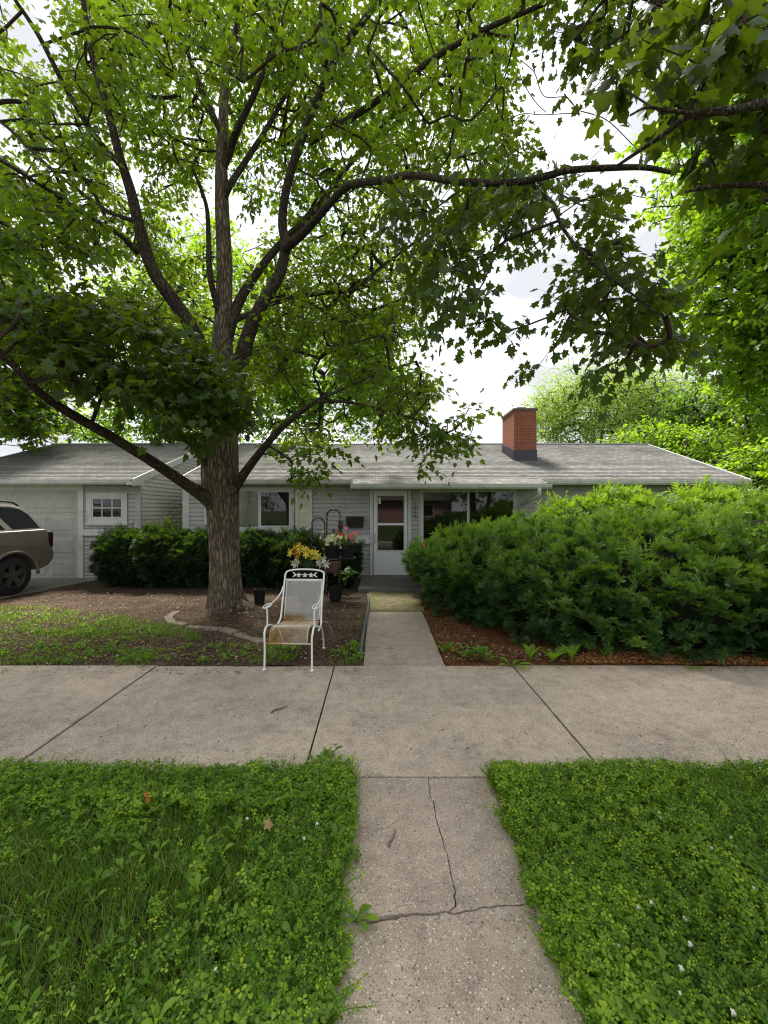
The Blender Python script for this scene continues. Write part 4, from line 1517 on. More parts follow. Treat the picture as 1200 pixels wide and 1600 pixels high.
yew('yew_hedge', 'huge dark green clipped yew mass right of the front walk, bulging to the sidewalk',
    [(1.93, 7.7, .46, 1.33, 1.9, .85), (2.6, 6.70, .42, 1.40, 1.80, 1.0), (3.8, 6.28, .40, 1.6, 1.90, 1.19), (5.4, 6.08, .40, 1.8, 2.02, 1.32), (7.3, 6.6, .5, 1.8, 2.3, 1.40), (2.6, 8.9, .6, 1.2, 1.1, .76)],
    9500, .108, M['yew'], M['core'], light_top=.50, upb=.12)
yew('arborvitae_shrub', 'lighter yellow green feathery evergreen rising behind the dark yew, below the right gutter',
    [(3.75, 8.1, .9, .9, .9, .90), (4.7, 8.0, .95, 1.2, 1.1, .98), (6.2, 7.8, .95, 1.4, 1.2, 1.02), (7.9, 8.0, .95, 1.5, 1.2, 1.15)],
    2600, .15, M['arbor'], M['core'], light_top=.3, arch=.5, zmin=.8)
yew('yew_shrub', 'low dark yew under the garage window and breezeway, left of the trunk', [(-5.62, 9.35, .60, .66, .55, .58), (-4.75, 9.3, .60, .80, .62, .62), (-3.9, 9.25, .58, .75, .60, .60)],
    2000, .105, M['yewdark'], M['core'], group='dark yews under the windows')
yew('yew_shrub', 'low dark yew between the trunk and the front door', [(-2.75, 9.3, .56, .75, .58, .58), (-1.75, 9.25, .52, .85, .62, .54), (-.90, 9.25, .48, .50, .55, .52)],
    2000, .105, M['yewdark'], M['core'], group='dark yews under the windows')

# ------------------------------------------------------------------ lawns
BLADE = (np.array([(0, .5, 0), (0, -.5, 0), (.10, .42, .38), (.10, -.42, .38), (.32, .28, .74), (.32, -.28, .74), (.66, 0, 1.0)], float),
         np.array([(0, 1, 2), (1, 3, 2), (2, 3, 4), (3, 5, 4), (4, 5, 6)], int))


def blades(P, h, w, lean=1.0):
    n = len(P)
    a = RNG.uniform(0, 2 * PI, n)
    U = np.stack([np.cos(a), np.sin(a), np.zeros(n)], -1)
    N = np.array([0, 0, 1.0]) + RNG.normal(0, .25, (n, 3))
    hh = h * RNG.uniform(.45, 1.35, n)
    S = np.stack([hh * lean * RNG.uniform(.3, 1.6, n), w * RNG.uniform(.7, 1.3, n), hh], -1)
    R = np.clip(RNG.normal(.45, .2, n) + (RNG.random(n) > .95) * .6, 0, 1)
    U = nrm(U)
    return inst(BLADE[0], BLADE[1], P, U, N, S, R)


def trifoliate():
    V, T = [], []
    for k in range(3):
        a = 2 * PI * k / 3
        ca, sa = math.cos(a), math.sin(a)
        o = len(V)
        for u, v, w in ((.06, 0, 0), (.55, .36, .02), (.95, .26, -.05), (.98, 0, -.10), (.95, -.26, -.05), (.55, -.36, .02)):
            V.append((u * ca - v * sa, u * sa + v * ca, w + .10 * u))
        T += [[o, o + 3, o + 2], [o, o + 2, o + 1], [o, o + 5, o + 4], [o, o + 4, o + 3]]
    return np.array(V), np.array(T)[:, ::-1].copy()


TRI = trifoliate()
PLANT = (np.array([(0, .05, 0), (0, -.05, 0), (.30, .06, .10), (.30, -.06, .10), (.55, .20, .16), (.55, -.20, .16), (.80, .19, .13), (.80, -.19, .13), (1.0, 0, .03), (.55, 0, .12), (.80, 0, .09)], float),
         np.array([(0, 1, 2), (1, 3, 2), (2, 9, 4), (2, 3, 9), (3, 5, 9), (4, 9, 6), (9, 10, 6), (9, 5, 10), (5, 7, 10), (6, 10, 8), (10, 7, 8)], int))


def rosettes(P, size, nl=5, lift=.5):
    n = len(P)
    a = RNG.uniform(0, 2 * PI, (n, 1)) + np.arange(nl)[None] * 2 * PI / nl + RNG.normal(0, .35, (n, nl))
    U = np.stack([np.cos(a), np.sin(a), RNG.uniform(.05, lift * 1.6, (n, nl))], -1).reshape(-1, 3)
    Pp = np.repeat(P, nl, 0)
    N = np.array([0, 0, 1.0]) + RNG.normal(0, .2, Pp.shape)
    R = np.clip(np.repeat(RNG.normal(.5, .2, n), nl) + RNG.normal(0, .12, n * nl), 0, 1)
    return inst(PLANT[0], PLANT[1], Pp, U, N, np.repeat(size, nl)[:, None] * RNG.uniform(.55, 1.15, (n * nl, 1)) * np.array([[1, .78, 1.5]]), R)


def scatter(x0, x1, y0, y1, n, fn=None, z=-.035):
    P = np.stack([RNG.uniform(x0, x1, n), RNG.uniform(y0, y1, n), np.full(n, z)], -1)
    if fn is not None:
        P = P[fn(P[:, 0], P[:, 1])]
    return P


OCT = (np.array([(0, 0, .5), (.5, 0, 0), (0, .5, 0), (-.5, 0, 0), (0, -.5, 0), (0, 0, -.5)], float),
       np.array([(0, 1, 2), (0, 2, 3), (0, 3, 4), (0, 4, 1), (5, 2, 1), (5, 3, 2), (5, 4, 3), (5, 1, 4)], int))


def lawn(x0, x1, side):
    """tree lawn between sidewalk and street, overgrown with clover, medick, plantain"""
    ya, yb = .2, SY0 - .02
    edge = PX0 if side < 0 else PX1
    fbm = lambda x, y, q: .6 * vnoise(x * 3.1 + q, y * 3.3, 12) + .4 * vnoise(x * 8.7, y * 8.1 + q, 13)
    lo = .42 if side < 0 else .20
    thin = lambda x, y: RNG.random(len(x)) < np.clip((fbm(x, y, 9. if side < 0 else 21.) - lo - (.16 * np.clip((-.6 - x) * 1.4, 0, 1) * np.clip((2.35 - y) * 2.5, 0, 1) if side < 0 else 0)) * 5 + .12 + (.0 if side > 0 else .9 * np.exp(-np.abs(x - edge) / .35)), 0, 1)
    near = lambda x, y: (np.abs(x - edge) < 2.6)
    ed = lambda x, y: np.exp(-np.abs(x - edge) / .22) + np.exp(-np.abs(y - yb) / .18)
    wob = lambda x, y: (x * side > edge * side + .03 * (vnoise(y * 9, y * 0 + 3, 5) - .75))
    # grass
    dens = 11000 if side < 0 else 9000
    P1 = scatter(x0, x1, ya, yb + .03, int(dens * (x1 - x0) * (yb - ya)), lambda x, y: near(x, y) | (RNG.random(len(x)) < .35))
    g1 = blades(P1, .075, .0036, 1.0)
    P2 = scatter(x0, x1, yb - .25, yb + .04, int((5000 if side < 0 else 9000) * (x1 - x0) * .3))
    g2 = blades(P2, .105, .0035, .8)
    P3 = scatter(edge - (.22 if side < 0 else .03), edge + (.03 if side < 0 else .22), ya, yb, 3800)
    g3 = blades(P3, .10, .0035, 1.1)
    V, T, R = join([g1, g2, g3])
    tag(raw_mesh('lawn_grass', V, T, M['grass'], None, R), 'ragged grass blades of the tree lawn %s the near path' % ('left of' if side < 0 else 'right of'), 'grass', kind='stuff')
    # clover carpet
    nC = int((4300 if side < 0 else 5600) * (x1 - x0) * (yb - ya))
    C = scatter(x0, x1, ya, yb + .02, nC, lambda x, y: thin(x, y) & (near(x, y) | (RNG.random(len(x)) < .4)))
    E2 = scatter(edge - .35, edge + .35, ya, yb, 9000, lambda x, y: (x - edge) * side > -.10 * np.clip(1.6 * vnoise(y * 5, x * 0 + side, 41) + .7 * vnoise(y * 17, x * 0, 42) - .75, 0, 1) ** .8)
    E3 = scatter(x0, x1, yb - .3, yb + .05, int(2600 * (x1 - x0)), near)
    C = np.concatenate([C, E2, E3])
    hump = .5 + .9 * vnoise(C[:, 0] * 4, C[:, 1] * 4, 31)
    C[:, 2] += RNG.uniform(.010, .10, len(C)) * hump + .03 * np.minimum(1, ed(C[:, 0], C[:, 1]))
    a = RNG.uniform(0, 2 * PI, len(C))
    U = np.stack([np.cos(a), np.sin(a), RNG.normal(0, .25, len(C))], -1)
    N = np.array([0, 0, 1.0]) + RNG.normal(0, .38, C.shape) + np.array([0, -.25, 0])
    Rc = np.clip(.25 + .35 * hump + RNG.normal(0, .22, len(C)), 0, 1)
    c1 = inst(TRI[0], TRI[1], C, U, N, RNG.uniform(.009, .0235, len(C)), Rc)
    V, T, R = c1
    tag(raw_mesh('clover', V, T, M['clover'], None, R), 'clover and medick ground cover %s the near path' % ('left of' if side < 0 else 'right of'), 'ground cover', kind='stuff')
    # leafy upright shoots that give the carpet its ragged top and edge
    nS = int((270 if side < 0 else 420) * (x1 - x0) * (yb - ya))
    S_ = scatter(x0, x1, ya, yb, nS, lambda x, y: near(x, y) & (RNG.random(len(x)) < np.clip((fbm(x, y, 3.) - (.36 if side < 0 else .22) - (.22 * np.clip((-.6 - x) * 1.4, 0, 1) * np.clip((2.35 - y) * 2.5, 0, 1) if side < 0 else 0)) * 5, 0, 1)))
    S2 = scatter(edge - .16, edge + .16, .9, yb, 420, lambda x, y: (x - edge) * side > -.02)
    S3 = scatter(max(x0, edge - 2.6), min(x1, edge + 2.6), yb - .14, yb + .01, 360)
    S_ = np.concatenate([S_, S2, S3])
    hh = RNG.uniform(.05, .13, len(S_)) * (.7 + .7 * vnoise(S_[:, 0] * 3, S_[:, 1] * 3, 51))
    le = RNG.normal(0, .35, (len(S_), 2))
    le[:, 0] -= side * .55 * np.exp(-np.abs(S_[:, 0] - edge) / .10)
    le[:, 1] += .5 * np.exp(-np.abs(S_[:, 1] - yb) / .08)
    k9 = 9
    tt = np.tile((np.arange(k9) + .8) / k9, len(S_))
    Sb, hb, lb = np.repeat(S_, k9, 0), np.repeat(hh, k9), np.repeat(le, k9, 0)
    Q = Sb + np.stack([lb[:, 0] * hb * tt ** 1.3, lb[:, 1] * hb * tt ** 1.3, hb * tt], -1)
    an = RNG.uniform(0, 2 * PI, len(Q))
    Q += np.stack([np.cos(an), np.sin(an), np.zeros(len(Q))], -1) * (.016 * (1.15 - tt))[:, None]
    U = np.stack([np.cos(an), np.sin(an), RNG.uniform(-.1, .5, len(Q))], -1)
    V, T, R = inst(TRI[0], TRI[1], Q, U, np.array([0, 0, 1.0]) + RNG.normal(0, .35, Q.shape) + np.array([0, -.2, 0]), RNG.uniform(.009, .017, len(Q)) * (1.15 - .35 * tt), np.clip(.25 + .5 * tt + RNG.normal(0, .13, len(Q)), 0, 1))
    sm = MB()
    for i in range(len(S_)):
        sm.tube([S_[i], S_[i] + np.array([le[i, 0] * hh[i] * .45, le[i, 1] * hh[i] * .45, hh[i] * .55]), S_[i] + np.array([le[i, 0] * hh[i], le[i, 1] * hh[i], hh[i]])], .0011, 3, cap=False)
    sv = np.array(sm.v)
    st_ = np.array([[f[0], f[1], f[2]] for f in sm.f] + [[f[0], f[2], f[3]] for f in sm.f])
    V, T, R = join([(V, T, R), (sv, st_, np.full(len(sv), .45))])
    tag(raw_mesh('medick_shoots', V, T, M['clover'], None, R), 'upright leafy medick shoots %s the near path' % ('left of' if side < 0 else 'right of'), 'ground cover', kind='stuff')
    top = Q[tt > .85]
    C = np.concatenate([C, top, top + RNG.normal(0, .006, top.shape), top + RNG.normal(0, .008, top.shape)])
    # tiny yellow green buds standing above it
    k = RNG.choice(len(C), int(len(C) * (.12 if side < 0 else .18)), replace=False)
    B = C[k] + np.array([0, 0, .018])
    V, T, R = inst(OCT[0], OCT[1], B, np.tile([1.0, 0, 0], (len(B), 1)), np.tile([0, 0, 1.0], (len(B), 1)), RNG.uniform(.004, .009, len(B)), RNG.random(len(B)))
    tag(raw_mesh('medick_buds', V, T, M['bud'], None, R), 'tiny yellow green buds above the clover %s the near path' % ('left of' if side < 0 else 'right of'), 'ground cover', kind='stuff')
    # broad leaves
    nW = 520 if side < 0 else 170
    W_ = scatter(max(x0, edge - 2.6) if side < 0 else edge, edge if side < 0 else min(x1, edge + 2.6), ya + .4, yb, nW, z=.0)
    W_[:, 2] = RNG.uniform(-.02, .05, len(W_))
    if side < 0:
        W2 = scatter(edge - .22, edge + .02, 1.3, yb - .05, 50, z=.01)
        W_ = np.concatenate([W_, W2])
    V, T, R = rosettes(W_, np.minimum(RNG.gamma(5, .009, len(W_)) + .012, .075), 5, .8)
    tag(raw_mesh('broadleaf_weeds', V, T, M['weed'], None, R), 'scattered plantain and dandelion leaves in the lawn %s the near path' % ('left of' if side < 0 else 'right of'), 'weeds', kind='stuff')


lawn(-5.2, PX0 + .03, -1)
lawn(PX1 - .02, 5.2, 1)

# white clover heads
wf = None
for px, py in [(495, 1287), (672, 1349 + 0), (475, 1310), (386, 1279), (337, 1515)] + [(1030, 1270), (1032, 1278), (1142, 1308), (1112, 1325), (1178, 1388), (1070, 1436), (996, 1418), (1017, 1410), (966, 1478), (1078, 1475), (1145, 1582), (1062, 1552), (934, 1203), (1187, 1200), (1064, 1513)]:
    if 540 < px < 860:
        continue
    p = gnd(px, py, .07)
    if wf is None:
        wf = tag(empty('clover_flower', p), 'small round white clover flower standing in the lawn clover', 'flower', 'white clover heads in the lawn')
        b = MB()
        for k in range(26):
            d = nrm(RNG.normal(0, 1, 3))
            c = d * .007
            b.tube([c * .5, c * 1.25], [.0022, .0012], 4)
        b.build('head', M['whitefl'], wf)
        b = MB()
        b.tube([(0, 0, -.004), (.003, 0, -.04), (.0, .002, -.085)], .0012, 4)
        b.build('stalk', M['stem'], wf)
    else:
        o = copy_tree(wf)
        o.location = p
        s = RNG.uniform(.7, 1.1)
        o.scale = (s, s, s)

# grass clumps in the bare front yard, weeds along walk and mulch
YP = [([(-40, 950), (60, 948), (150, 958), (230, 968), (300, 985), (320, 1000), (240, 1006), (150, 1000), (60, 990), (-40, 985)], 9000, .085),
      ([(-40, 985), (60, 985), (160, 1000), (200, 1020), (130, 1040), (-40, 1040)], 3000, .07),
      ([(175, 1018), (245, 1016), (250, 1030), (225, 1044), (185, 1044)], 900, .08),
      ([(385, 1015), (420, 1006), (470, 1012), (478, 1030), (440, 1037), (390, 1037)], 1100, .075),
      ([(512, 1022), (560, 996), (572, 1000), (566, 1032), (520, 1044)], 1100, .08),
      ([(340, 1005), (365, 1005), (365, 1020), (340, 1022)], 160, .08),
      ([(320, 1000), (400, 1005), (500, 1030), (380, 1035), (250, 1030)], 500, .035),
      ([(575, 960), (560, 990), (545, 985), (560, 955)], 300, .05)]
parts = []
for poly, n, h in YP:
    q = samp_poly(poly, n)
    P = np.array([gnd(a, b_) for a, b_ in q])
    P = P[RNG.random(len(P)) < np.clip((.6 * vnoise(P[:, 0] * 2.6, P[:, 1] * 3.2, 4) + .4 * vnoise(P[:, 0] * 8, P[:, 1] * 9, 5) - .36) * 6, .04, 1)]
    P[:, 2] = -.03
    parts.append(blades(P, h, .0065, .9))
V, T, R = join(parts)
tag(raw_mesh('yard_grass', V, T, M['grass'], None, R), 'thin patchy grass on the bare front yard dirt left of the walk', 'grass', kind='stuff')
parts = []
for poly, n in (([(-40, 955), (150, 960), (290, 985), (240, 1005), (60, 990)], 90), ([(180, 1018), (245, 1018), (225, 1042)], 26), ([(390, 1010), (475, 1012), (440, 1036)], 40), ([(515, 1020), (570, 1000), (560, 1035)], 46), ([(-40, 1000), (200, 1005), (240, 1035), (-40, 1042)], 110), ([(250, 1010), (400, 1010), (400, 1036), (250, 1036)], 40), ([(500, 1170), (545, 1190), (480, 1200)], 10)):
    q = samp_poly(poly, n)
    P = np.array([gnd(a, b_) for a, b_ in q])
    parts.append(rosettes(P, RNG.uniform(.04, .10, len(P)), 5, .8))
V, T, R = join(parts)
tag(raw_mesh('yard_weeds', V, T, M['weed'], None, R), 'small broadleaf weeds among the patchy yard grass', 'weeds', kind='stuff')

# litter: leaf crumbs over dirt, mulch and walks
def flakes(poly, n, s0, s1, z):
    q = samp_poly(poly, n)
    P = np.array([gnd(a, b_) for a, b_ in q])
    P[:, 2] = z
    a = RNG.uniform(0, 2 * PI, n)
    U = np.stack([np.cos(a), np.sin(a), RNG.normal(0, .2, n)], -1)
    return inst(KITE[0], KITE[1], P, U, np.array([0, 0, 1.0]) + RNG.normal(0, .3, P.shape), RNG.uniform(s0, s1, n), RNG.random(n))


m = M['crumb'] = mat('leaf_crumbs', (.2, .12, .06), .9, spec=.1)
t = NT(m)
a_ = t.n('ShaderNodeAttribute', attribute_name='rnd')
t.l(t.ramp(a_.outputs['Fac'], [(0, (.03, .02, .012)), (.5, (.13, .075, .04)), (.85, (.30, .21, .12)), (1, (.42, .38, .2))]), t.b.inputs['Base Color'])
V, T, R = join([flakes([(140, 925), (560, 930), (570, 1030), (300, 1035), (0, 1040), (0, 940)], 4800, .010, .045, .022), flakes([(0, 1038), (560, 1038), (560, 1052), (0, 1054)], 420, .008, .03, .007),
                flakes([(655, 950), (800, 1020), (1200, 1020), (1200, 1042), (700, 1036)], 2600, .010, .04, .034), flakes([(700, 1034), (1200, 1040), (1200, 1050), (700, 1046)], 300, .006, .022, .007)])
tag(raw_mesh('leaf_litter', V, T, M['crumb'], None, R), 'crumbled dead leaves on the dirt and mulch', 'litter', kind='stuff')
V, T, R = join([flakes([(0, 1045), (1200, 1045), (1200, 1180), (0, 1180)], 800, .004, .020, .006), flakes([(560, 1220), (780, 1220), (860, 1590), (520, 1590)], 110, .004, .012, .0)])
tag(raw_mesh('sidewalk_litter', V, T, M['crumb'], None, R), 'bits of dead leaf and seed lying on the sidewalk', 'litter', kind='stuff')
V, T, R = flakes([(925, 1020), (1200, 1030), (1200, 1044), (880, 1040)], 2400, .010, .022, .036)
m = M['needle'] = mat('orange_needle_litter', (.45, .19, .05), .9, spec=.1)
tag(raw_mesh('needle_litter', V, T, m, None, R), 'orange brown needle litter on the mulch edge under the yew', 'litter', kind='stuff')
V, T, R = flakes([(640, 944), (655, 938), (680, 943), (676, 952), (648, 953)], 420, .008, .02, .032)  # flakes whose orange stands in for sunlight on the mulch
tag(raw_mesh('needle_litter', V, T, m, None, R), 'small patch of needle litter coloured orange as if sunlit, beside the mossy slab', 'litter', kind='stuff')

# weeds along the right mulch edge: plants one can count
WE = [(733, 1030, .20, 8, 'bushy'), (756, 1033, .22, 9, 'bushy'), (800, 1042, .26, 5, 'flat'), (828, 1034, .30, 6, 'upright'), (864, 1034, .34, 9, 'arching'), (893, 1036, .30, 6, 'upright'), (943, 1028, .22, 5, 'thin'), (925, 1022, .24, 4, 'thin'), (702, 1020, .15, 7, 'bushy'), (1080, 1046, .16, 5, 'flat')]
WL = ['bushy bright weed at the mulch corner by the walk, second from the walk', 'taller bushy bright weed on the mulch edge next to the first sidewalk joint', 'low flat broadleaf weed lying over the sidewalk edge at the joint',
      'upright dock weed with two long leaves on the mulch edge', 'largest weed on the mulch edge with arching pale leaves', 'upright narrow leaved weed just right of the largest weed', 'thin weed on the orange needle litter',
      'thin weed close under the yew', 'small bushy weed beside the corner of the front walk', 'low weed growing from the far right sidewalk joint']
for (px, py, s, nl, kd), lab in zip(WE, WL):
    s *= .78
    p = gnd(px, py)
    r = tag(empty('weed_plant', (p[0], p[1], 0)), lab, 'weed', 'weeds along the mulch edge')
    a = RNG.uniform(0, 6.28) + np.arange(nl) * 2 * PI / nl + RNG.normal(0, .3, nl)
    lift = {'bushy': .9, 'flat': .15, 'upright': 1.6, 'arching': .7, 'thin': 1.3}[kd]
    if kd == 'bushy':
        st = RNG.uniform(-.09, .09, (26, 3)) * np.array([1, .7, 0]) + np.array([0, 0, .0])
        st[:, 2] = RNG.uniform(.01, s * .75, 26)
        an = RNG.uniform(0, 6.28, 26)
        U = np.stack([np.cos(an), np.sin(an), RNG.uniform(0, .6, 26)], -1)
        V, T, R = inst(PLANT[0], PLANT[1], st, U, np.array([0, 0, 1.0]) + RNG.normal(0, .2, st.shape), np.stack([np.full(26, .085), np.full(26, .12), np.full(26, .085)], -1), np.clip(RNG.normal(.6, .2, 26), 0, 1))
    else:
        U = np.stack([np.cos(a), np.sin(a) * .8, np.full(nl, lift) * RNG.uniform(.6, 1.3, nl)], -1)
        sz = s * RNG.uniform(.6, 1.1, nl)
        V, T, R = inst(PLANT[0], PLANT[1], np.zeros((nl, 3)), U, np.tile([0, 0, 1.0], (nl, 1)) - .3 * U, np.stack([sz, sz * .8, sz], -1), np.clip(RNG.normal(.6, .2, nl), 0, 1))
    raw_mesh('leaves', V, T, M['weed'], r, R, smooth=True)
    b = MB()
    b.tube([(0, 0, -.03), (.005, 0, s * .3)], [.006, .003], 5)
    b.build('stem', M['stem'], r)

# low seedlings along the near path edge
p = gnd(572, 1437)
r = tag(empty('weed_plant', (p[0] - .04, p[1], -.02)), 'leafy dandelion weed growing out of the gaping crack on the near path', 'weed')
nl = 7
a = np.array([-.2, .3, .9, -.9, 2.2, 3.0, -2.2])
U = np.stack([np.cos(a), np.sin(a), RNG.uniform(.1, .6, nl)], -1)
sz = np.array([.10, .08, .07, .085, .08, .08, .07])
V, T, R = inst(PLANT[0], PLANT[1], np.tile([0, 0, .02], (nl, 1)), U, np.tile([0, 0, 1.0], (nl, 1)), np.stack([sz, sz * .75, sz], -1), np.clip(RNG.normal(.6, .2, nl), 0, 1))
raw_mesh('leaves', V, T, M['weed'], r, R, smooth=True)

# ------------------------------------------------------------------ white iron patio chair
CHX, CHY = -.915, 4.70
chair = tag(empty('patio_chair', (CHX, CHY, 0)), 'white wrought iron patio chair with rusty mesh seat at the sidewalk edge', 'chair')


def px_l(px, py, Y):
    p = at(px, py, Y)
    return (p[0] - CHX, p[1] - CHY, p[2])


m = M['mesh_iron'] = mat('white_mesh_with_rust', (.74, .74, .70), .5)
t = NT(m)
co = t.n('ShaderNodeTexCoord')
sx = t.n('ShaderNodeSeparateXYZ')
t.l(co.outputs['Object'], sx.inputs[0])
n1 = t.noise(co.outputs['Object'], 9, 6, .65)
fy = t.math('ADD', t.math('ABSOLUTE', t.math('SUBTRACT', sx.outputs[1], -.30)), -.02)       # front roll
f1 = t.ramp(t.math('MULTIPLY', t.math('ADD', fy, t.math('MULTIPLY', t.math('SUBTRACT', n1, .5), .22)), 5.0), [(.22, (1, 1, 1)), (.42, (0, 0, 0))])
fb = t.math('ABSOLUTE', t.math('SUBTRACT', sx.outputs[1], .22))                            # where seat meets back
f2 = t.ramp(t.math('MULTIPLY', t.math('ADD', fb, t.math('MULTIPLY', t.math('SUBTRACT', n1, .45), .35)), 5.0), [(.08, (1, 1, 1)), (.45, (0, 0, 0))])
lx = t.ramp(t.math('ADD', t.math('MULTIPLY', sx.outputs[0], 1.2), .5), [(.30, (1, 1, 1)), (.80, (.45, .45, .45))])
rf = t.math('MULTIPLY', t.math('MINIMUM', t.math('ADD', f1, f2), 1.0), lx)
zlow = t.ramp(sx.outputs[2], [(.40, (1, 1, 1)), (.47, (0, 0, 0))])
seat_tan = t.math('MULTIPLY', t.ramp(t.math('ADD', sx.outputs[1], .5), [(.24, (0, 0, 0)), (.34, (1, 1, 1)), (.70, (1, 1, 1)), (.76, (0, 0, 0))]), t.ramp(n1, [(.3, (.35, .35, .35)), (.6, (.9, .9, .9))]))
rf = t.math('MAXIMUM', rf, seat_tan)
rc = t.ramp(t.noise(co.outputs['Object'], 22, 4), [(.3, (.17, .07, .012)), (.5, (.38, .23, .040)), (.75, (.55, .42, .16))])
t.l(t.mix(t.math('MULTIPLY', rf, zlow), (.74, .74, .70), rc), t.b.inputs['Base Color'])

# seat and back as one curved sheet: side profile (y, z)
hw = .205
prof_seat = [(-.335, .275), (-.345, .31), (-.335, .355), (-.30, .40), (-.24, .42), (-.12, .405), (.02, .375), (.15, .355), (.21, .36)]
prof_back = [(.235, .375), (.26, .44), (.30, .56), (.345, .70), (.385, .80)]


def mesh_sheet(prof, w0, w1, name, cell=.0165, tw=.0013):
    P = catmull([(0, a, b_) for a, b_ in prof], 8)[:, 1:]
    ds = np.concatenate([[0], np.cumsum(np.linalg.norm(np.diff(P, axis=0), axis=1))])
    Ln = ds[-1]

    def S(u, v):
        y = np.interp(v, ds, P[:, 0])
        z = np.interp(v, ds, P[:, 1])
        w = w0 + (w1 - w0) * v / Ln
        return np.array([u * w, y, z])
    b = MB()
    W = 2 * hw
    ratio = 1.7                      # diamonds wider than tall
    step = cell
    n = int((W + Ln * ratio) / step)
    seg = .03
    for fam in (1, -1):
        for i in range(n):
            u0 = -hw - (Ln * ratio) + i * step if fam > 0 else hw + (Ln * ratio) - i * step
            pts = []
            k = int(Ln / seg) + 1
            vv = np.linspace(0, Ln, k)
            uu = u0 + fam * vv * ratio
            # clip exactly at the sides
            vin = [v for v in (((-hw) - u0) / (fam * ratio), (hw - u0) / (fam * ratio)) if 0 < v < Ln]
            vs_ = sorted(list(vv[(uu >= -hw) & (uu <= hw)]) + vin)
            if len(vs_) < 2:
                continue
            pts = [S((u0 + fam * v * ratio) / hw, v) for v in vs_]
            b.tube(pts, tw, 3, cap=False)
    o = b.build(name, M['mesh_iron'], chair)
    return o, S, Ln


st_o, Sseat, Ls = mesh_sheet(prof_seat, .195, .205, 'seat')
bk_o, Sback, Lb = mesh_sheet(prof_back, .205, .215, 'backrest')
# rims of the sheets
for (S, Ln, par) in ((Sseat, Ls, st_o), (Sback, Lb, bk_o)):
    b = MB()
    for sg in (-1, 1):
        b.tube([S(sg, v) for v in np.linspace(0, Ln, 24)], .006, 6)
    b.tube([S(u, 0) for u in np.linspace(-1, 1, 12)], .0065, 6)
    b.tube([S(u, Ln) for u in np.linspace(-1, 1, 12)], .0065, 6)
    b.build('rim', M['mesh_iron'], par, smooth=True)
# back frame: one bent tube, with a crest
b = MB()
path = [(-.255, -.05, .33), (-.250, .12, .345), (-.238, .20, .40), (-.234, .24, .52), (-.234, .30, .66), (-.236, .375, .83), (-.232, .40, .885), (-.205, .41, .912), (-.12, .418, .928), (0, .42, .932)]
full = catmull(path + [(-x, y, z) for x, y, z in path[::-1][1:]], 5)
b.tube(full, .0105, 8)
b.tube([(-.235, .385, .815), (0, .388, .815), (.235, .385, .815)], .007, 6)
# leaf and flower scroll inside the crest
for cx in (-.075, 0, .075):
    for k in range(5):
        a = k * 2 * PI / 5 + .3
        q = [(cx + .022 * math.cos(a + d) * s, .400, .865 + .022 * math.sin(a + d) * s) for d, s in ((0, .0), (-.45, .9), (0, 1.35), (.45, .9))]
        b.add(q + [(x, y + .006, z) for x, y, z in q], [[0, 1, 2, 3], [7, 6, 5, 4], [0, 4, 5, 1], [1, 5, 6, 2], [2, 6, 7, 3], [3, 7, 4, 0]])
for sg in (-1, 1):
    for z1 in (.905, .84):
        q = [(sg * .10, .400, .868), (sg * .125, .400, .868 + (z1 - .868) * .35 + .010), (sg * .155, .400, z1), (sg * .125, .400, .868 + (z1 - .868) * .35 - .010)]
        b.add(q + [(x, y + .006, z) for x, y, z in q], [[0, 1, 2, 3], [7, 6, 5, 4], [0, 4, 5, 1], [1, 5, 6, 2], [2, 6, 7, 3], [3, 7, 4, 0]])
    b.tube([(sg * .03, .402, .868), (sg * .05, .402, .872), (sg * .10, .402, .868)], .004, 5)
b.build('back_frame', M['ironwhite'], chair, smooth=False)
for sg in (-1, 1):
    b = MB()
    fl = [(sg * .248, -.355, .012), (sg * .246, -.35, .20), (sg * .247, -.355, .33), (sg * .252, -.34, .385), (sg * .252, -.28, .425), (sg * .25, -.15, .41), (sg * .252, -.02, .36), (sg * .255, .06, .335)]
    b.tube(catmull(fl, 5), .0105, 8)
    o = b.build('leg', M['ironwhite'], chair, smooth=True)
    f = MB()
    f.lathe([(.001, .0), (.022, .0), (.024, .006), (.014, .014), (.010, .02)], (sg * .248, -.355, 0), 14)
    f.build('foot', M['ironwhite'], o, smooth=True)
    b = MB()
    rl = [(sg * .255, .03, .335), (sg * .253, .14, .30), (sg * .25, .24, .20), (sg * .245, .31, .10), (sg * .24, .345, .012)]
    b.tube(catmull(rl, 5), .009, 8)
    o = b.build('leg', M['ironwhite'], chair, smooth=True)
    f = MB()
    f.lathe([(.001, .0), (.022, .0), (.024, .006), (.014, .014), (.009, .02)], (sg * .24, .345, 0), 14)
    f.build('foot', M['ironwhite'], o, smooth=True)
    b = MB()
    ar = [(sg * .252, -.25, .42), (sg * .250, -.252, .52), (sg * .252, -.255, .59), (sg * .258, -.235, .618), (sg * .258, -.10, .628), (sg * .250, .08, .645), (sg * .240, .23, .69), (sg * .236, .30, .745)]
    b.tube(catmull(ar, 5), .0085, 8)
    # flat looped hand rest
    lp = [(sg * (.262 + .034 * math.sin(a)), -.21 + .10 * math.cos(a), .630 + .004 * math.cos(a)) for a in np.linspace(0, 2 * PI, 20)]
    b.tube(lp, .006, 6)
    b.tube([(sg * .262, -.31, .626), (sg * .262, -.11, .634)], .0055, 6)
    b.build('armrest', M['ironwhite'], chair, smooth=True)
b = MB()
b.tube([(-.25, .06, .335), (.25, .06, .335)], .008, 6)
b.build('stretcher', M['mesh_iron'], chair, smooth=True)
b = MB()
b.tube([(-.247, -.352, .275), (.247, -.352, .275)], .0085, 6)
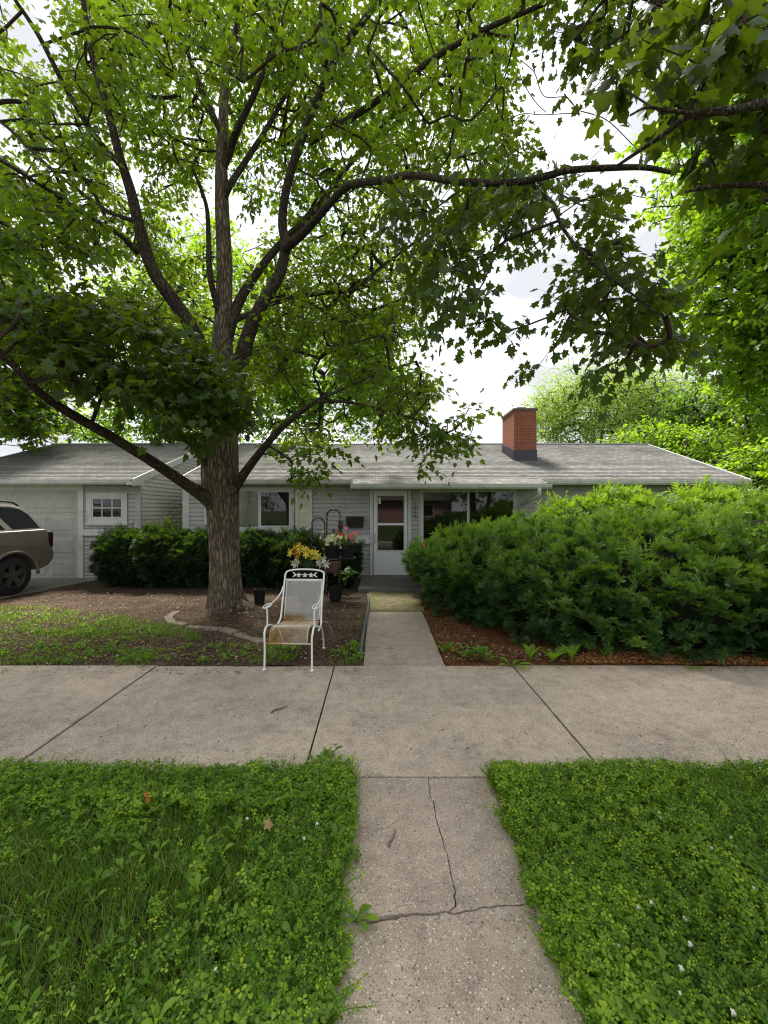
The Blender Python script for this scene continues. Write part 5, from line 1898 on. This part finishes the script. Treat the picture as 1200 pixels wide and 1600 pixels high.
b.build('stretcher', M['mesh_iron'], chair, smooth=True)
chair.rotation_euler = (0, 0, math.radians(-3))

# ------------------------------------------------------------------ parked vehicle, rear left quarter in view
m = M['carpaint'] = mat('tan_metallic_paint', (.25, .22, .18), .35, .5)
NT(m).b.inputs['Coat Weight'].default_value = .6
M['carglass'] = mat('privacy_glass', (.003, .003, .004), .15, spec=.12)
M['tyre'] = mat('tyre_rubber', (.015, .015, .015), .85)
M['rim'] = mat('dusty_alloy', (.07, .065, .06), .6, .4)
M['tail'] = mat('dark_red_lens', (.03, .006, .006), .2)
car = tag(empty('parked_car', (-7.02, 8.12, .014), math.radians(79)), 'tan sport utility car with dark rear glass parked before the garage door', 'car')
WB = -2.87                                      # front axle (rear axle at x=0)
CW = 1.84
lower = [(.56, .44), (.70, .50), (.79, .60), (.815, .72), (.79, .82), (.765, .88), (.76, 1.05), (.72, 1.20), (.64, 1.245), (-.6, 1.225), (-1.6, 1.19), (-2.35, 1.15), (-3.2, 1.08), (-3.62, 1.0), (-3.80, .86), (-3.84, .62), (-3.74, .46), (-3.3, .36), (-.5, .36)]
n = len(lower)
b = MB()
# three rings across each half: tucked edge, shoulder, flat side
rings = []
for yy, k in ((0.0, .0), (.05, .035), (CW - .05, .035), (CW, .0)):
    rings.append(yy)
cxm, czm = -1.4, .8


def ringpts(y, sh):
    out = []
    for x, z in lower:
        dx, dz = x - cxm, z - czm
        L0 = math.hypot(dx, dz)
        bul = .035 * math.sin(min(1, max(0, (z - .36) / .88)) * PI)
        yy = y + (-.0 if y > CW / 2 else 0)
        yy = y - bul if y < CW / 2 else y + bul
        out.append((x - sh * dx / L0, yy, z - sh * dz / L0))
    return out


R_ = [ringpts(.03, .055), ringpts(.005, .02), ringpts(0.02, 0.0) if False else ringpts(.035, 0.0), ringpts(CW - .035, 0.0), ringpts(CW - .005, .02), ringpts(CW - .03, .055)]
R_ = [ringpts(.0, .06), ringpts(.012, .02), ringpts(.05, 0.0), ringpts(CW - .05, 0.0), ringpts(CW - .012, .02), ringpts(CW, .06)]
vs = [p for r in R_ for p in r]
fs = []
for i in range(len(R_) - 1):
    for k in range(n):
        fs.append([i * n + k, (i + 1) * n + k, (i + 1) * n + (k + 1) % n, i * n + (k + 1) % n])
fs.append(list(range(n)))
fs.append([(len(R_) - 1) * n + k for k in range(n)][::-1])
b.add(vs, fs)
tmp = b.build('tmp_body', M['carpaint'])
cuts = []
for x in (0, WB):
    cb = MB()
    cb.lathe([(.001, -.2), (.435, -.2), (.435, .34), (.001, .34)], (x, 0, .375), 40, axis='y')
    cb.lathe([(.001, -.34), (.435, -.34), (.435, .2), (.001, .2)], (x, CW, .375), 40, axis='y')
    cuts.append(cb.build('tmp_cut', M['tyre']))
    md = tmp.modifiers.new('cut', 'BOOLEAN')
    md.object = cuts[-1]
    md.operation = 'DIFFERENCE'
    md.solver = 'EXACT'
dg = bpy.context.evaluated_depsgraph_get()
me = bpy.data.meshes.new_from_object(tmp.evaluated_get(dg))
for o in [tmp] + cuts:
    bpy.data.objects.remove(o)
body = link('body', me, car)


def inset(z):
    return max(0, (z - 1.20)) / .58 * .20 + .025


def ghouse(prof, name, m_, parent, e=0.0, bev=.03):
    b = MB()
    n = len(prof)
    v = [(x, inset(z) - e, z) for x, z in prof] + [(x, CW - inset(z) + e, z) for x, z in prof]
    b.add(v, [list(range(n)), list(range(n, 2 * n))[::-1]] + [[i, n + i, n + (i + 1) % n, (i + 1) % n] for i in range(n)])
    return b.build(name, m_, parent, bevel=bev)


gh = ghouse([(.68, 1.215), (.57, 1.40), (.42, 1.60), (.28, 1.70), (.12, 1.745), (-.5, 1.775), (-1.3, 1.775), (-1.75, 1.72), (-2.45, 1.17)], 'cabin', M['carpaint'], car)


def sidewin(poly, name):
    for sgn in (0, 1):
        b = MB()
        n = len(poly)
        v = []
        for ex in (.006, -.02):
            for x, z in poly:
                y = inset(z) - ex
                v.append((x, y if sgn == 0 else CW - y, z))
        b.add(v, [list(range(n)) if sgn == 0 else list(range(n))[::-1]] + [[i, (i + 1) % n, n + (i + 1) % n, n + i] for i in range(n)])
        b.build(name, M['carglass'], car)


sidewin([(.02, 1.265), (.55, 1.275), (.48, 1.40), (.38, 1.56), (.24, 1.655), (.08, 1.69), (-.30, 1.70)], 'quarter_window')
sidewin([(-.12, 1.265), (-.42, 1.70), (-1.05, 1.71), (-1.05, 1.255)], 'rear_side_window')
sidewin([(-1.13, 1.255), (-1.13, 1.71), (-1.55, 1.69), (-1.75, 1.63), (-2.15, 1.25)], 'front_side_window')
b = MB()
y0, y1 = .22, CW - .22
b.add([(.692, y0, 1.25), (.692, y1, 1.25), (.445, y1 - .08, 1.60), (.445, y0 + .08, 1.60)], [[0, 1, 2, 3]])
b.build('rear_window', M['carglass'], car)
b = MB()
b.add([(-2.41, .20, 1.215), (-2.41, CW - .2, 1.215), (-1.83, CW - .26, 1.675), (-1.83, .26, 1.675)], [[3, 2, 1, 0]])
b.build('windscreen', M['carglass'], car)
for yy in (-.03, CW - .17):
    b = MB()
    b.box(.675, .785, yy, yy + .2, .86, 1.19)
    b.build('tail_light', M['tail'], car, bevel=.02)
for yy in (-.0, CW - .16):
    b = MB()
    b.box(-3.80, -3.62, yy, yy + .16, .80, .95)
    b.build('headlight', mat('clear_lens', (.6, .6, .6), .1), car, bevel=.02)
for yy in (.26, CW - .26):
    b = MB()
    b.tube(catmull([(.30, yy, 1.70), (.20, yy, 1.775), (0, yy, 1.80), (-.8, yy, 1.815), (-1.5, yy, 1.80), (-1.66, yy, 1.75)], 4), .018, 6)
    b.build('roof_rail', M['plasticblack'], car, smooth=True)
b = MB()
for yy, s in ((-.025, 1), (CW + .025, -1)):
    b.box(-.78, -.55, min(yy, yy - .02 * s), max(yy, yy - .02 * s) + .012, 1.09, 1.125)
b.build('door_handle', M['plasticblack'], car, bevel=.006)
b = MB()                                # flared arch lips
for x in (0, WB):
    for yy, s in ((.0, -1), (CW, 1)):
        pts = [(x + .455 * math.cos(a), yy + s * .025, .375 + .455 * math.sin(a)) for a in np.linspace(-.05, PI + .05, 22)]
        b.tube(pts, .032, 8)
b.build('arch_flare', M['carpaint'], car, smooth=True)
b = MB()
b.box(.55, .825, .1, CW - .1, .52, .66)
b.build('bumper_step', M['plasticblack'], car, bevel=.02)


def wheel(x, y, sgn):
    b = MB()
    b.lathe([(.225, -.02), (.25, -.005), (.33, .0), (.362, .025), (.368, .07), (.368, .17), (.362, .21), (.33, .235), (.22, .235)], (0, 0, 0), 40, axis='y')
    o = b.build('wheel', M['tyre'], car, smooth=True)
    o.location = (x, y, .368)
    if sgn < 0:
        o.rotation_euler = (0, 0, PI)
    r = MB()
    r.lathe([(.235, .0), (.228, .012), (.215, .05), (.215, .2)], (0, 0, 0), 36, axis='y')
    r.lathe([(.001, .012), (.07, .010), (.08, .03)], (0, 0, 0), 20, axis='y')
    for k in range(5):
        a = k * 2 * PI / 5 + .4
        ca, sa = math.cos(a), math.sin(a)
        q = []
        for rr_, w in ((.05, .045), (.225, .06)):
            for sg in (-1, 1):
                q.append((rr_ * ca - sg * w * sa, .015 + (.225 - rr_) * .05, rr_ * sa + sg * w * ca))
        q2 = [(x_, y_ + .04, z_) for x_, y_, z_ in q]
        r.add(q + q2, [[0, 1, 3, 2], [0, 2, 6, 4], [1, 5, 7, 3], [4, 6, 7, 5]])
    r.lathe([(.001, .08), (.2, .08)], (0, 0, 0), 24, mi=1, axis='y')
    r.build('rim', [M['rim'], M['black']], o)


for x in (0, WB):
    wheel(x, .0, 1)
    wheel(x, CW, -1)

# ------------------------------------------------------------------ flower pots, stand, hoops
def petal_template():
    V = np.array([(0, 0, 0), (.35, .17, .10), (.35, -.17, .10), (.75, .14, .10), (.75, -.14, .10), (1, 0, -.02), (.5, 0, .06)], float)
    T = np.array([(0, 6, 1), (0, 2, 6), (1, 6, 3), (2, 4, 6), (6, 5, 3), (6, 4, 5)], int)
    return V, T


PET = petal_template()


def lilies(P, D, size, npet=6, open_=.9):
    """six petalled flowers at P facing D"""
    n = len(P)
    D = nrm(D)
    A_ = nrm(np.cross(D, RNG.normal(0, 1, D.shape)))
    B_ = np.cross(D, A_)
    Ps, Us, Ns, Ss = [], [], [], []
    for k in range(npet):
        a = 2 * PI * k / npet
        rad = A_ * math.cos(a) + B_ * math.sin(a)
        Ps.append(P)
        Us.append(rad * open_ + D * .55)
        Ns.append(D - rad * .3)
        Ss.append(size * RNG.uniform(.85, 1.1, n))
    return inst(PET[0], PET[1], np.concatenate(Ps), np.concatenate(Us), np.concatenate(Ns), np.concatenate(Ss))[:2]


def bouquet(name, label, c, spread, groups, stemlen, cat='flowers', leaf=True):
    """groups: (part name, material, n, size, (dx,dz offset), spread)"""
    r = tag(empty(name, c), label, cat)
    sb = MB()
    for pn, mt, n, s, (ox, oz), sp in groups:
        P = np.array([ox, 0, oz]) + RNG.normal(0, 1, (n, 3)) * np.array([sp, sp * .7, sp * .6])
        D = P * np.array([1.4, 1, 1]) + np.array([0, -.22, .12]) + RNG.normal(0, .1, P.shape)
        for q in range(n):
            V, T = lilies(P[q:q + 1], D[q:q + 1], np.full(1, s))
            raw_mesh(pn, V, T, mt, r)
        for p in P:
            sb.tube([p, p * np.array([.4, .4, .5]) + np.array([0, 0, -.4 * stemlen]), (0, 0, -stemlen)], .004, 4)
    sb.build('stems', M['stem'], r)
    if leaf:
        n = 34
        P = RNG.normal(0, 1, (n, 3)) * np.array([spread, spread * .7, spread * .5]) + np.array([0, .02, -.06])
        an = RNG.uniform(0, 6.28, n)
        U = np.stack([np.cos(an), np.sin(an), RNG.uniform(-.5, .5, n)], -1)
        V, T, R = inst(PLANT[0], PLANT[1], P, U, np.tile([0, 0, 1.0], (n, 1)) + RNG.normal(0, .2, (n, 3)), RNG.uniform(.08, .15, n), RNG.random(n) * .5)
        raw_mesh('leaves', V, T, M['clover'], r, R)
    return r


def pot(name, label, c, r0, r1, h, mt, cat='pot', rimw=.012, handle=False):
    o = tag(empty(name, c), label, cat)
    b = MB()
    b.lathe([(.001, 0), (r0, 0), (r1, h), (r1 + rimw, h), (r1 + rimw, h + .03), (r1 - .012, h + .03), (r1 - .02, h - .06), (.001, h - .06)], (0, 0, 0), 28)
    b.build('body', mt, o, smooth=False)
    s = MB()
    s.lathe([(.001, h - .03), (r1 - .02, h - .03)], (0, 0, 0), 20)
    s.build('soil', M['dirt'], o)
    if handle:
        b = MB()
        b.tube([((r1 + .012) * math.cos(a), -.0, h + .01 + .22 * math.sin(a)) for a in np.linspace(0, PI, 14)], .004, 5)
        b.build('handle', M['steel'], o)
    return o


m = M['wicker'] = mat('brown_wicker', (.13, .075, .045), .8)
t = NT(m)
wv = t.n('ShaderNodeTexWave', i_Scale=16.0, i_Distortion=2.0, bands_direction='Z')
t.l(t.coord('Object'), wv.inputs['Vector'])
t.l(t.ramp(wv.outputs['Fac'], [(.2, (.05, .028, .018)), (.6, (.16, .095, .055)), (1, (.24, .15, .09))]), t.b.inputs['Base Color'])
t.l(t.bump(wv.outputs['Fac'], .8, .01), t.b.inputs['Normal'])

FY = 7.9
# planter with lilies behind the chair
p = at(481, 905, FY - .25)
pot('planter_pot', 'tall dark planter pot holding the yellow lilies behind the chair', (p[0], p[1], 0), .16, .20, .60, M['plasticblack'])
p = at(481, 866, FY - .25)
bouquet('lily_bouquet', 'yellow and orange lily bouquet with white blooms in the pot behind the chair', p, .15,
        [('yellow_lily', M['lily_y'], 17, .105, (.03, .0), .105), ('orange_lily', M['lily_o'], 5, .085, (-.10, .05), .075), ('red_lily', M['lily_o'], 3, .085, (-.13, -.11), .03), ('golden_lily', M['lily_y'], 8, .10, (-.14, .08), .06), ('white_lily', M['lily_w'], 4, .12, (.20, -.15), .04), ('pale_lily', M['lily_w'], 3, .12, (-.21, -.15), .04)], .3)
# tiered stand
stand = tag(empty('plant_stand', (0, 0, 0)), 'dark iron tiered plant stand carrying the buckets and the basket', 'plant stand')
sx0 = at(528, 0, FY)[0]
b = MB()
b.tube([(sx0, FY + .08, 0), (sx0, FY + .08, .98)], .012, 6)
for a in range(3):
    an = a * 2 * PI / 3 + .5
    b.tube([(sx0, FY + .08, .12), (sx0 + .22 * math.cos(an), FY + .08 + .22 * math.sin(an), .0)], .01, 6)
b.build('pole', M['black'], stand)
b = MB()
zs = at(0, 871, FY)[2]
b.box(at(506, 0, FY)[0], at(555, 0, FY)[0], FY - .14, FY + .14, zs - .016, zs)
zb = at(0, 893, FY)[2]
b.box(at(506, 0, FY)[0], at(534, 0, FY)[0], FY - .14, FY + .14, zb - .016, zb)
b.build('shelf', M['black'], stand)
hB = at(0, 851, FY)[2] - zs - .035
p1 = at(519.5, 871, FY)
pot('bucket', 'black bucket with cream flowers, front left on the plant stand', (p1[0], FY - .02, zs), .105, .155, hB, M['plasticblack'], 'bucket', .008)
p2 = at(542.5, 871, FY)
pot('bucket', 'black bucket with pink flowers, nearest the mailbox', (p2[0], FY + .03, zs), .105, .135, hB, M['plasticblack'], 'bucket', .008)
p3 = at(520, 893, FY)
hW = at(0, 875, FY)[2] - zb - .035
pot('wicker_basket', 'brown woven basket on the lower shelf of the plant stand', (p3[0], FY - .02, zb), .10, .165, hW, M['wicker'], 'basket', .010)
p4 = at(524, 915, FY - .15)
pot('planter_pot', 'low dark pot on the ground under the woven basket', (p4[0], FY - .15, 0), .10, .125, .22, M['plasticblack'], rimw=.0)
c = at(522, 846, FY)
bouquet('flower_bunch', 'cream and greenish flowers in the front left black bucket', c, .14, [('cream_bloom', M['cream'], 26, .055, (0, 0), .11), ('white_bloom', M['lily_w'], 10, .05, (-.06, .05), .08)], .2)
c = at(545, 838, FY + .03)
bouquet('flower_bunch', 'pink flowers in the bucket nearest the mailbox', c, .11, [('pink_bloom', M['pink'], 14, .062, (.03, 0), .085), ('dusky_bloom', M['lily_o'], 4, .05, (-.16, .03), .04), ('pink_bloom', M['pink'], 2, .06, (-.02, .14), .02)], .22)
# a few pale blooms low at the foot of the yew
c = at(540, 892, FY + .3)
bouquet('flower_bunch', 'few pale small blooms low against the dark yew near the door', c, .07, [('pale_bloom', M['lily_w'], 6, .045, (0, 0), .10)], .3)
# wire hoops wound with white beads
for i, (x0, x1, yt, yb_, lab) in enumerate([(487.5, 507, 809, 868, 'shorter black garden hoop wound with white beads, left of the taller one'), (510.5, 531.5, 796, 868, 'tallest black garden hoop wound with white beads in the middle of the yew'), (529.5, 534.5, 814, 850, 'narrow small black hoop beside the pink flowers')]):
    Yh = FY + .45 - i * .08
    a, b_ = at(x0, yt, Yh), at(x1, yt, Yh)
    rad = (b_[0] - a[0]) / 2
    zt = a[2] - rad
    r = tag(empty('garden_hoop', ((a[0] + b_[0]) / 2, Yh, 0)), lab, 'garden hoop', 'beaded hoops in the yew')
    zb2 = 0.0 if i < 2 else at(0, 850, Yh)[2]
    pts = [(-rad, 0, zb2)] + [(-rad, 0, z) for z in np.linspace(zb2 + .1, zt, 8)] + [(rad * math.cos(t_), 0, zt + rad * math.sin(t_)) for t_ in np.linspace(PI, 0, 18)] + [(rad, 0, z) for z in np.linspace(zt, zb2 + .1, 8)] + [(rad, 0, zb2)]
    mb_ = MB()
    mb_.tube(pts, .017, 8)
    mb_.build('wire', M['black'], r, smooth=True)
    mb_ = MB()
    ph = catmull(pts, 3)
    L0 = np.concatenate([[0], np.cumsum(np.linalg.norm(np.diff(ph, axis=0), axis=1))])
    for s in np.arange(.05, L0[-1] - .02, .032):
        q = np.array([np.interp(s, L0, ph[:, k]) for k in range(3)])
        if RNG.random() < .35:
            continue
        an = s * 55
        q = q + np.array([.012 * math.cos(an), -.012, .012 * math.sin(an)])
        mb_.lathe([(.001, -.007), (.006, -.004), (.0075, 0), (.006, .004), (.001, .007)], q, 6)
    bd = mb_.build('bead_string', M['whitefl'], r, smooth=True)
# pot by the trunk
p = gnd(403, 944)
pot('planter_pot', 'plain dark pot on the ground just right of the maple trunk', (p[0], p[1] + .1, 0), .085, .10, .22, M['plasticblack'], rimw=.0)

# ------------------------------------------------------------------ yard odds and ends
m = M['paver'] = concrete('edging_stone_face', (.20, .165, .125), .5)
EP_ = [(277, 955), (262, 966), (270, 976), (292, 979), (318, 982), (346, 985), (370, 991), (392, 999), (412, 1006)]
labs = ['edging stone at the upper end of the curved border, by the shrubs', 'edging stone at the far left bend of the curved border', 'pale edging stone below the bend of the curved border', 'edging stone with pale leaves beside it in the curved border',
        'long edging stone in front of the trunk', 'edging stone below right of the trunk', 'edging stone left of the chair, second from the end', 'last edging stone of the border, beside the chair leg']
for i in range(len(EP_) - 1):
    a, b_ = gnd(*EP_[i]), gnd(*EP_[i + 1])
    mid_ = (a + b_) / 2
    d = b_ - a
    ln = np.linalg.norm(d) - .015
    r = MB()
    r.box(-ln / 2 + .01, ln / 2 - .012, -.06, .06, -.06, .018 + .012 * (i % 3))
    o = r.build('edging_stone', m, bevel=.012)
    o.location = (mid_[0], mid_[1], 0)
    o.rotation_euler = (RNG.normal(0, .04), RNG.normal(0, .04), math.atan2(d[1], d[0]))
    tag(o, labs[i], 'edging stone', 'curved stone border round the maple')
# black and grey edging pipe beside the walk
b = MB()
b.tube(catmull([gnd(575, 928, .03), gnd(576, 945, .035), gnd(572, 968, .035), gnd(570, 975, .06), gnd(566, 1000, .03), gnd(563, 1022, .02)], 6), .021, 8)
tag(b.build('edging_pipe', mat('grey_green_pipe', (.085, .10, .095), .6), smooth=True), 'grey green plastic pipe lying along the left edge of the front walk', 'pipe')
b = MB()
b.tube(catmull([gnd(503, 973, .0) + np.array([0, 0, 0]), at(508, 971, 4.95), at(515, 977, 5.0), at(520, 990, 5.05), gnd(520, 1003, .0)], 6), .0025, 5)
tag(b.build('bent_wire', mat('bare_wire', (.5, .46, .38), .6)), 'thin bent wire arching out of the dirt behind the chair', 'wire')


def stick(label, pts, r, z=.008):
    b = MB()
    P = [gnd(a, b_) + np.array([0, 0, z]) for a, b_ in pts]
    b.tube(catmull(P, 4), list(np.linspace(r, r * .6, (len(P) - 1) * 4 + 1)), 6)
    return tag(b.build('twig', M['stick'], smooth=True), label, 'twig')


o = stick('dark bark twig lying on the sidewalk left of the walk', [(424, 1115), (431, 1110), (438, 1109), (449, 1104)], .006)
o.data.materials[0] = mat('dark_stick', (.07, .05, .035), .9)
stick('pale bent dry twig lying on the near path slab', [(609, 1323), (607, 1318), (614, 1310), (618, 1296)], .006, .002)
stick('pale curled twig at the right edge of the near path', [(832, 1378), (834, 1366), (838, 1360)], .004, .0)


def dry_leaf(label, p, s, mt, tilt, rz):
    b = MB()
    V, T = ML_F[0].copy(), ML_F[1]
    V[:, 2] += .25 * np.sin(V[:, 0] * 5) * .4 + .5 * V[:, 1] ** 2
    o = raw_mesh('fallen_leaf', V * s, T, mt)
    o.location = p
    o.rotation_euler = (tilt, tilt * .5, rz)
    tag(o, label, 'dry leaf')
    return o


dry_leaf('curled orange brown dry leaf standing in the left lawn', gnd(229, 1246, .085), .085, M['dryleaf'], 1.0, 1.6)
dry_leaf('pale yellow dry leaf lying on the clover left of the path', gnd(414, 1288, .075), .06, M['paleleaf'], .7, .6)
dry_leaf('orange dry leaf on the left edge of the near path', gnd(503, 1528, .02), .07, M['dryleaf'], .4, 1.3)
dry_leaf('small orange leaf caught in the yew near the door', at(660, 849, 7.0), .07, M['dryleaf'], 1.2, 0)
dry_leaf('dark dry leaf lying on the sidewalk in front of the chair', gnd(372, 1050, .01), .06, M['stick'], .1, 2.0)

# ------------------------------------------------------------------ sky, sun, camera
w = bpy.data.worlds.new('World')
SC.world = w
w.use_nodes = True
nt = w.node_tree
bg = nt.nodes['Background']
SUN_EL, SUN_AZ = math.radians(58), math.radians(-20)         # azimuth from +Y towards +X
sk = nt.nodes.new('ShaderNodeTexSky')
sk.sky_type = 'NISHITA'
sk.sun_disc = False
sk.sun_elevation = SUN_EL
sk.sun_rotation = SUN_AZ
tc = nt.nodes.new('ShaderNodeTexCoord')
mp = nt.nodes.new('ShaderNodeMapping')
mp.inputs['Scale'].default_value = (1, 1, 2.2)
nt.links.new(tc.outputs['Generated'], mp.inputs[0])
nz = nt.nodes.new('ShaderNodeTexNoise')
nz.inputs['Scale'].default_value = 3.4
nz.inputs['Detail'].default_value = 7
nz.inputs['Roughness'].default_value = .52
nt.links.new(mp.outputs[0], nz.inputs['Vector'])
rp = nt.nodes.new('ShaderNodeValToRGB')
rp.color_ramp.elements[0].position = .30
rp.color_ramp.elements[0].color = (.0, .0, .0, 1)
rp.color_ramp.elements[1].position = .40
nt.links.new(nz.outputs['Fac'], rp.inputs[0])
rp2 = nt.nodes.new('ShaderNodeValToRGB')
e = rp2.color_ramp.elements
e[0].position, e[0].color = .38, (6.4, 6.5, 6.8, 1)
e[1].position, e[1].color = .60, (3.5, 3.58, 3.8, 1)
nt.links.new(nz.outputs['Fac'], rp2.inputs[0])
mx = nt.nodes.new('ShaderNodeMix')
mx.data_type = 'RGBA'
nt.links.new(rp.outputs[0], mx.inputs[0])
nt.links.new(sk.outputs[0], mx.inputs[6])
nt.links.new(rp2.outputs[0], mx.inputs[7])
nt.links.new(mx.outputs[2], bg.inputs['Color'])
bg.inputs['Strength'].default_value = .10

sd = bpy.data.lights.new('sun', 'SUN')
sd.energy = 4.3
sd.angle = math.radians(14)
sd.color = (1, .95, .86)
so = bpy.data.objects.new('sun', sd)
COL.objects.link(so)
dirv = Vector((math.sin(SUN_AZ) * math.cos(SUN_EL), math.cos(SUN_AZ) * math.cos(SUN_EL), math.sin(SUN_EL)))
so.rotation_euler = dirv.to_track_quat('Z', 'Y').to_euler()

cd = bpy.data.cameras.new('camera')
co = bpy.data.objects.new('camera', cd)
COL.objects.link(co)
co.location = (0, 0, H)
co.rotation_euler = (PI / 2, 0, 0)
cd.sensor_fit = 'VERTICAL'
cd.sensor_height = 24
cd.lens = F / 1600 * 24
cd.shift_x = (600 - CX) / 1600
cd.shift_y = -(800 - CY) / 1600
cd.clip_start = .05
cd.clip_end = 3000
SC.camera = co
SC.render.resolution_x, SC.render.resolution_y = 768, 1024
SC.view_settings.view_transform = 'Standard'
SC.view_settings.look = 'None'
SC.view_settings.exposure = 1.3
SC.view_settings.gamma = 1
cy = SC.cycles
cy.max_bounces = 8
cy.diffuse_bounces = 4
cy.transmission_bounces = 6
cy.transparent_max_bounces = 6
cy.use_denoising = True
cy.denoising_prefilter = 'ACCURATE'
cy.filter_width = 1.15
cy.sample_clamp_indirect = 6
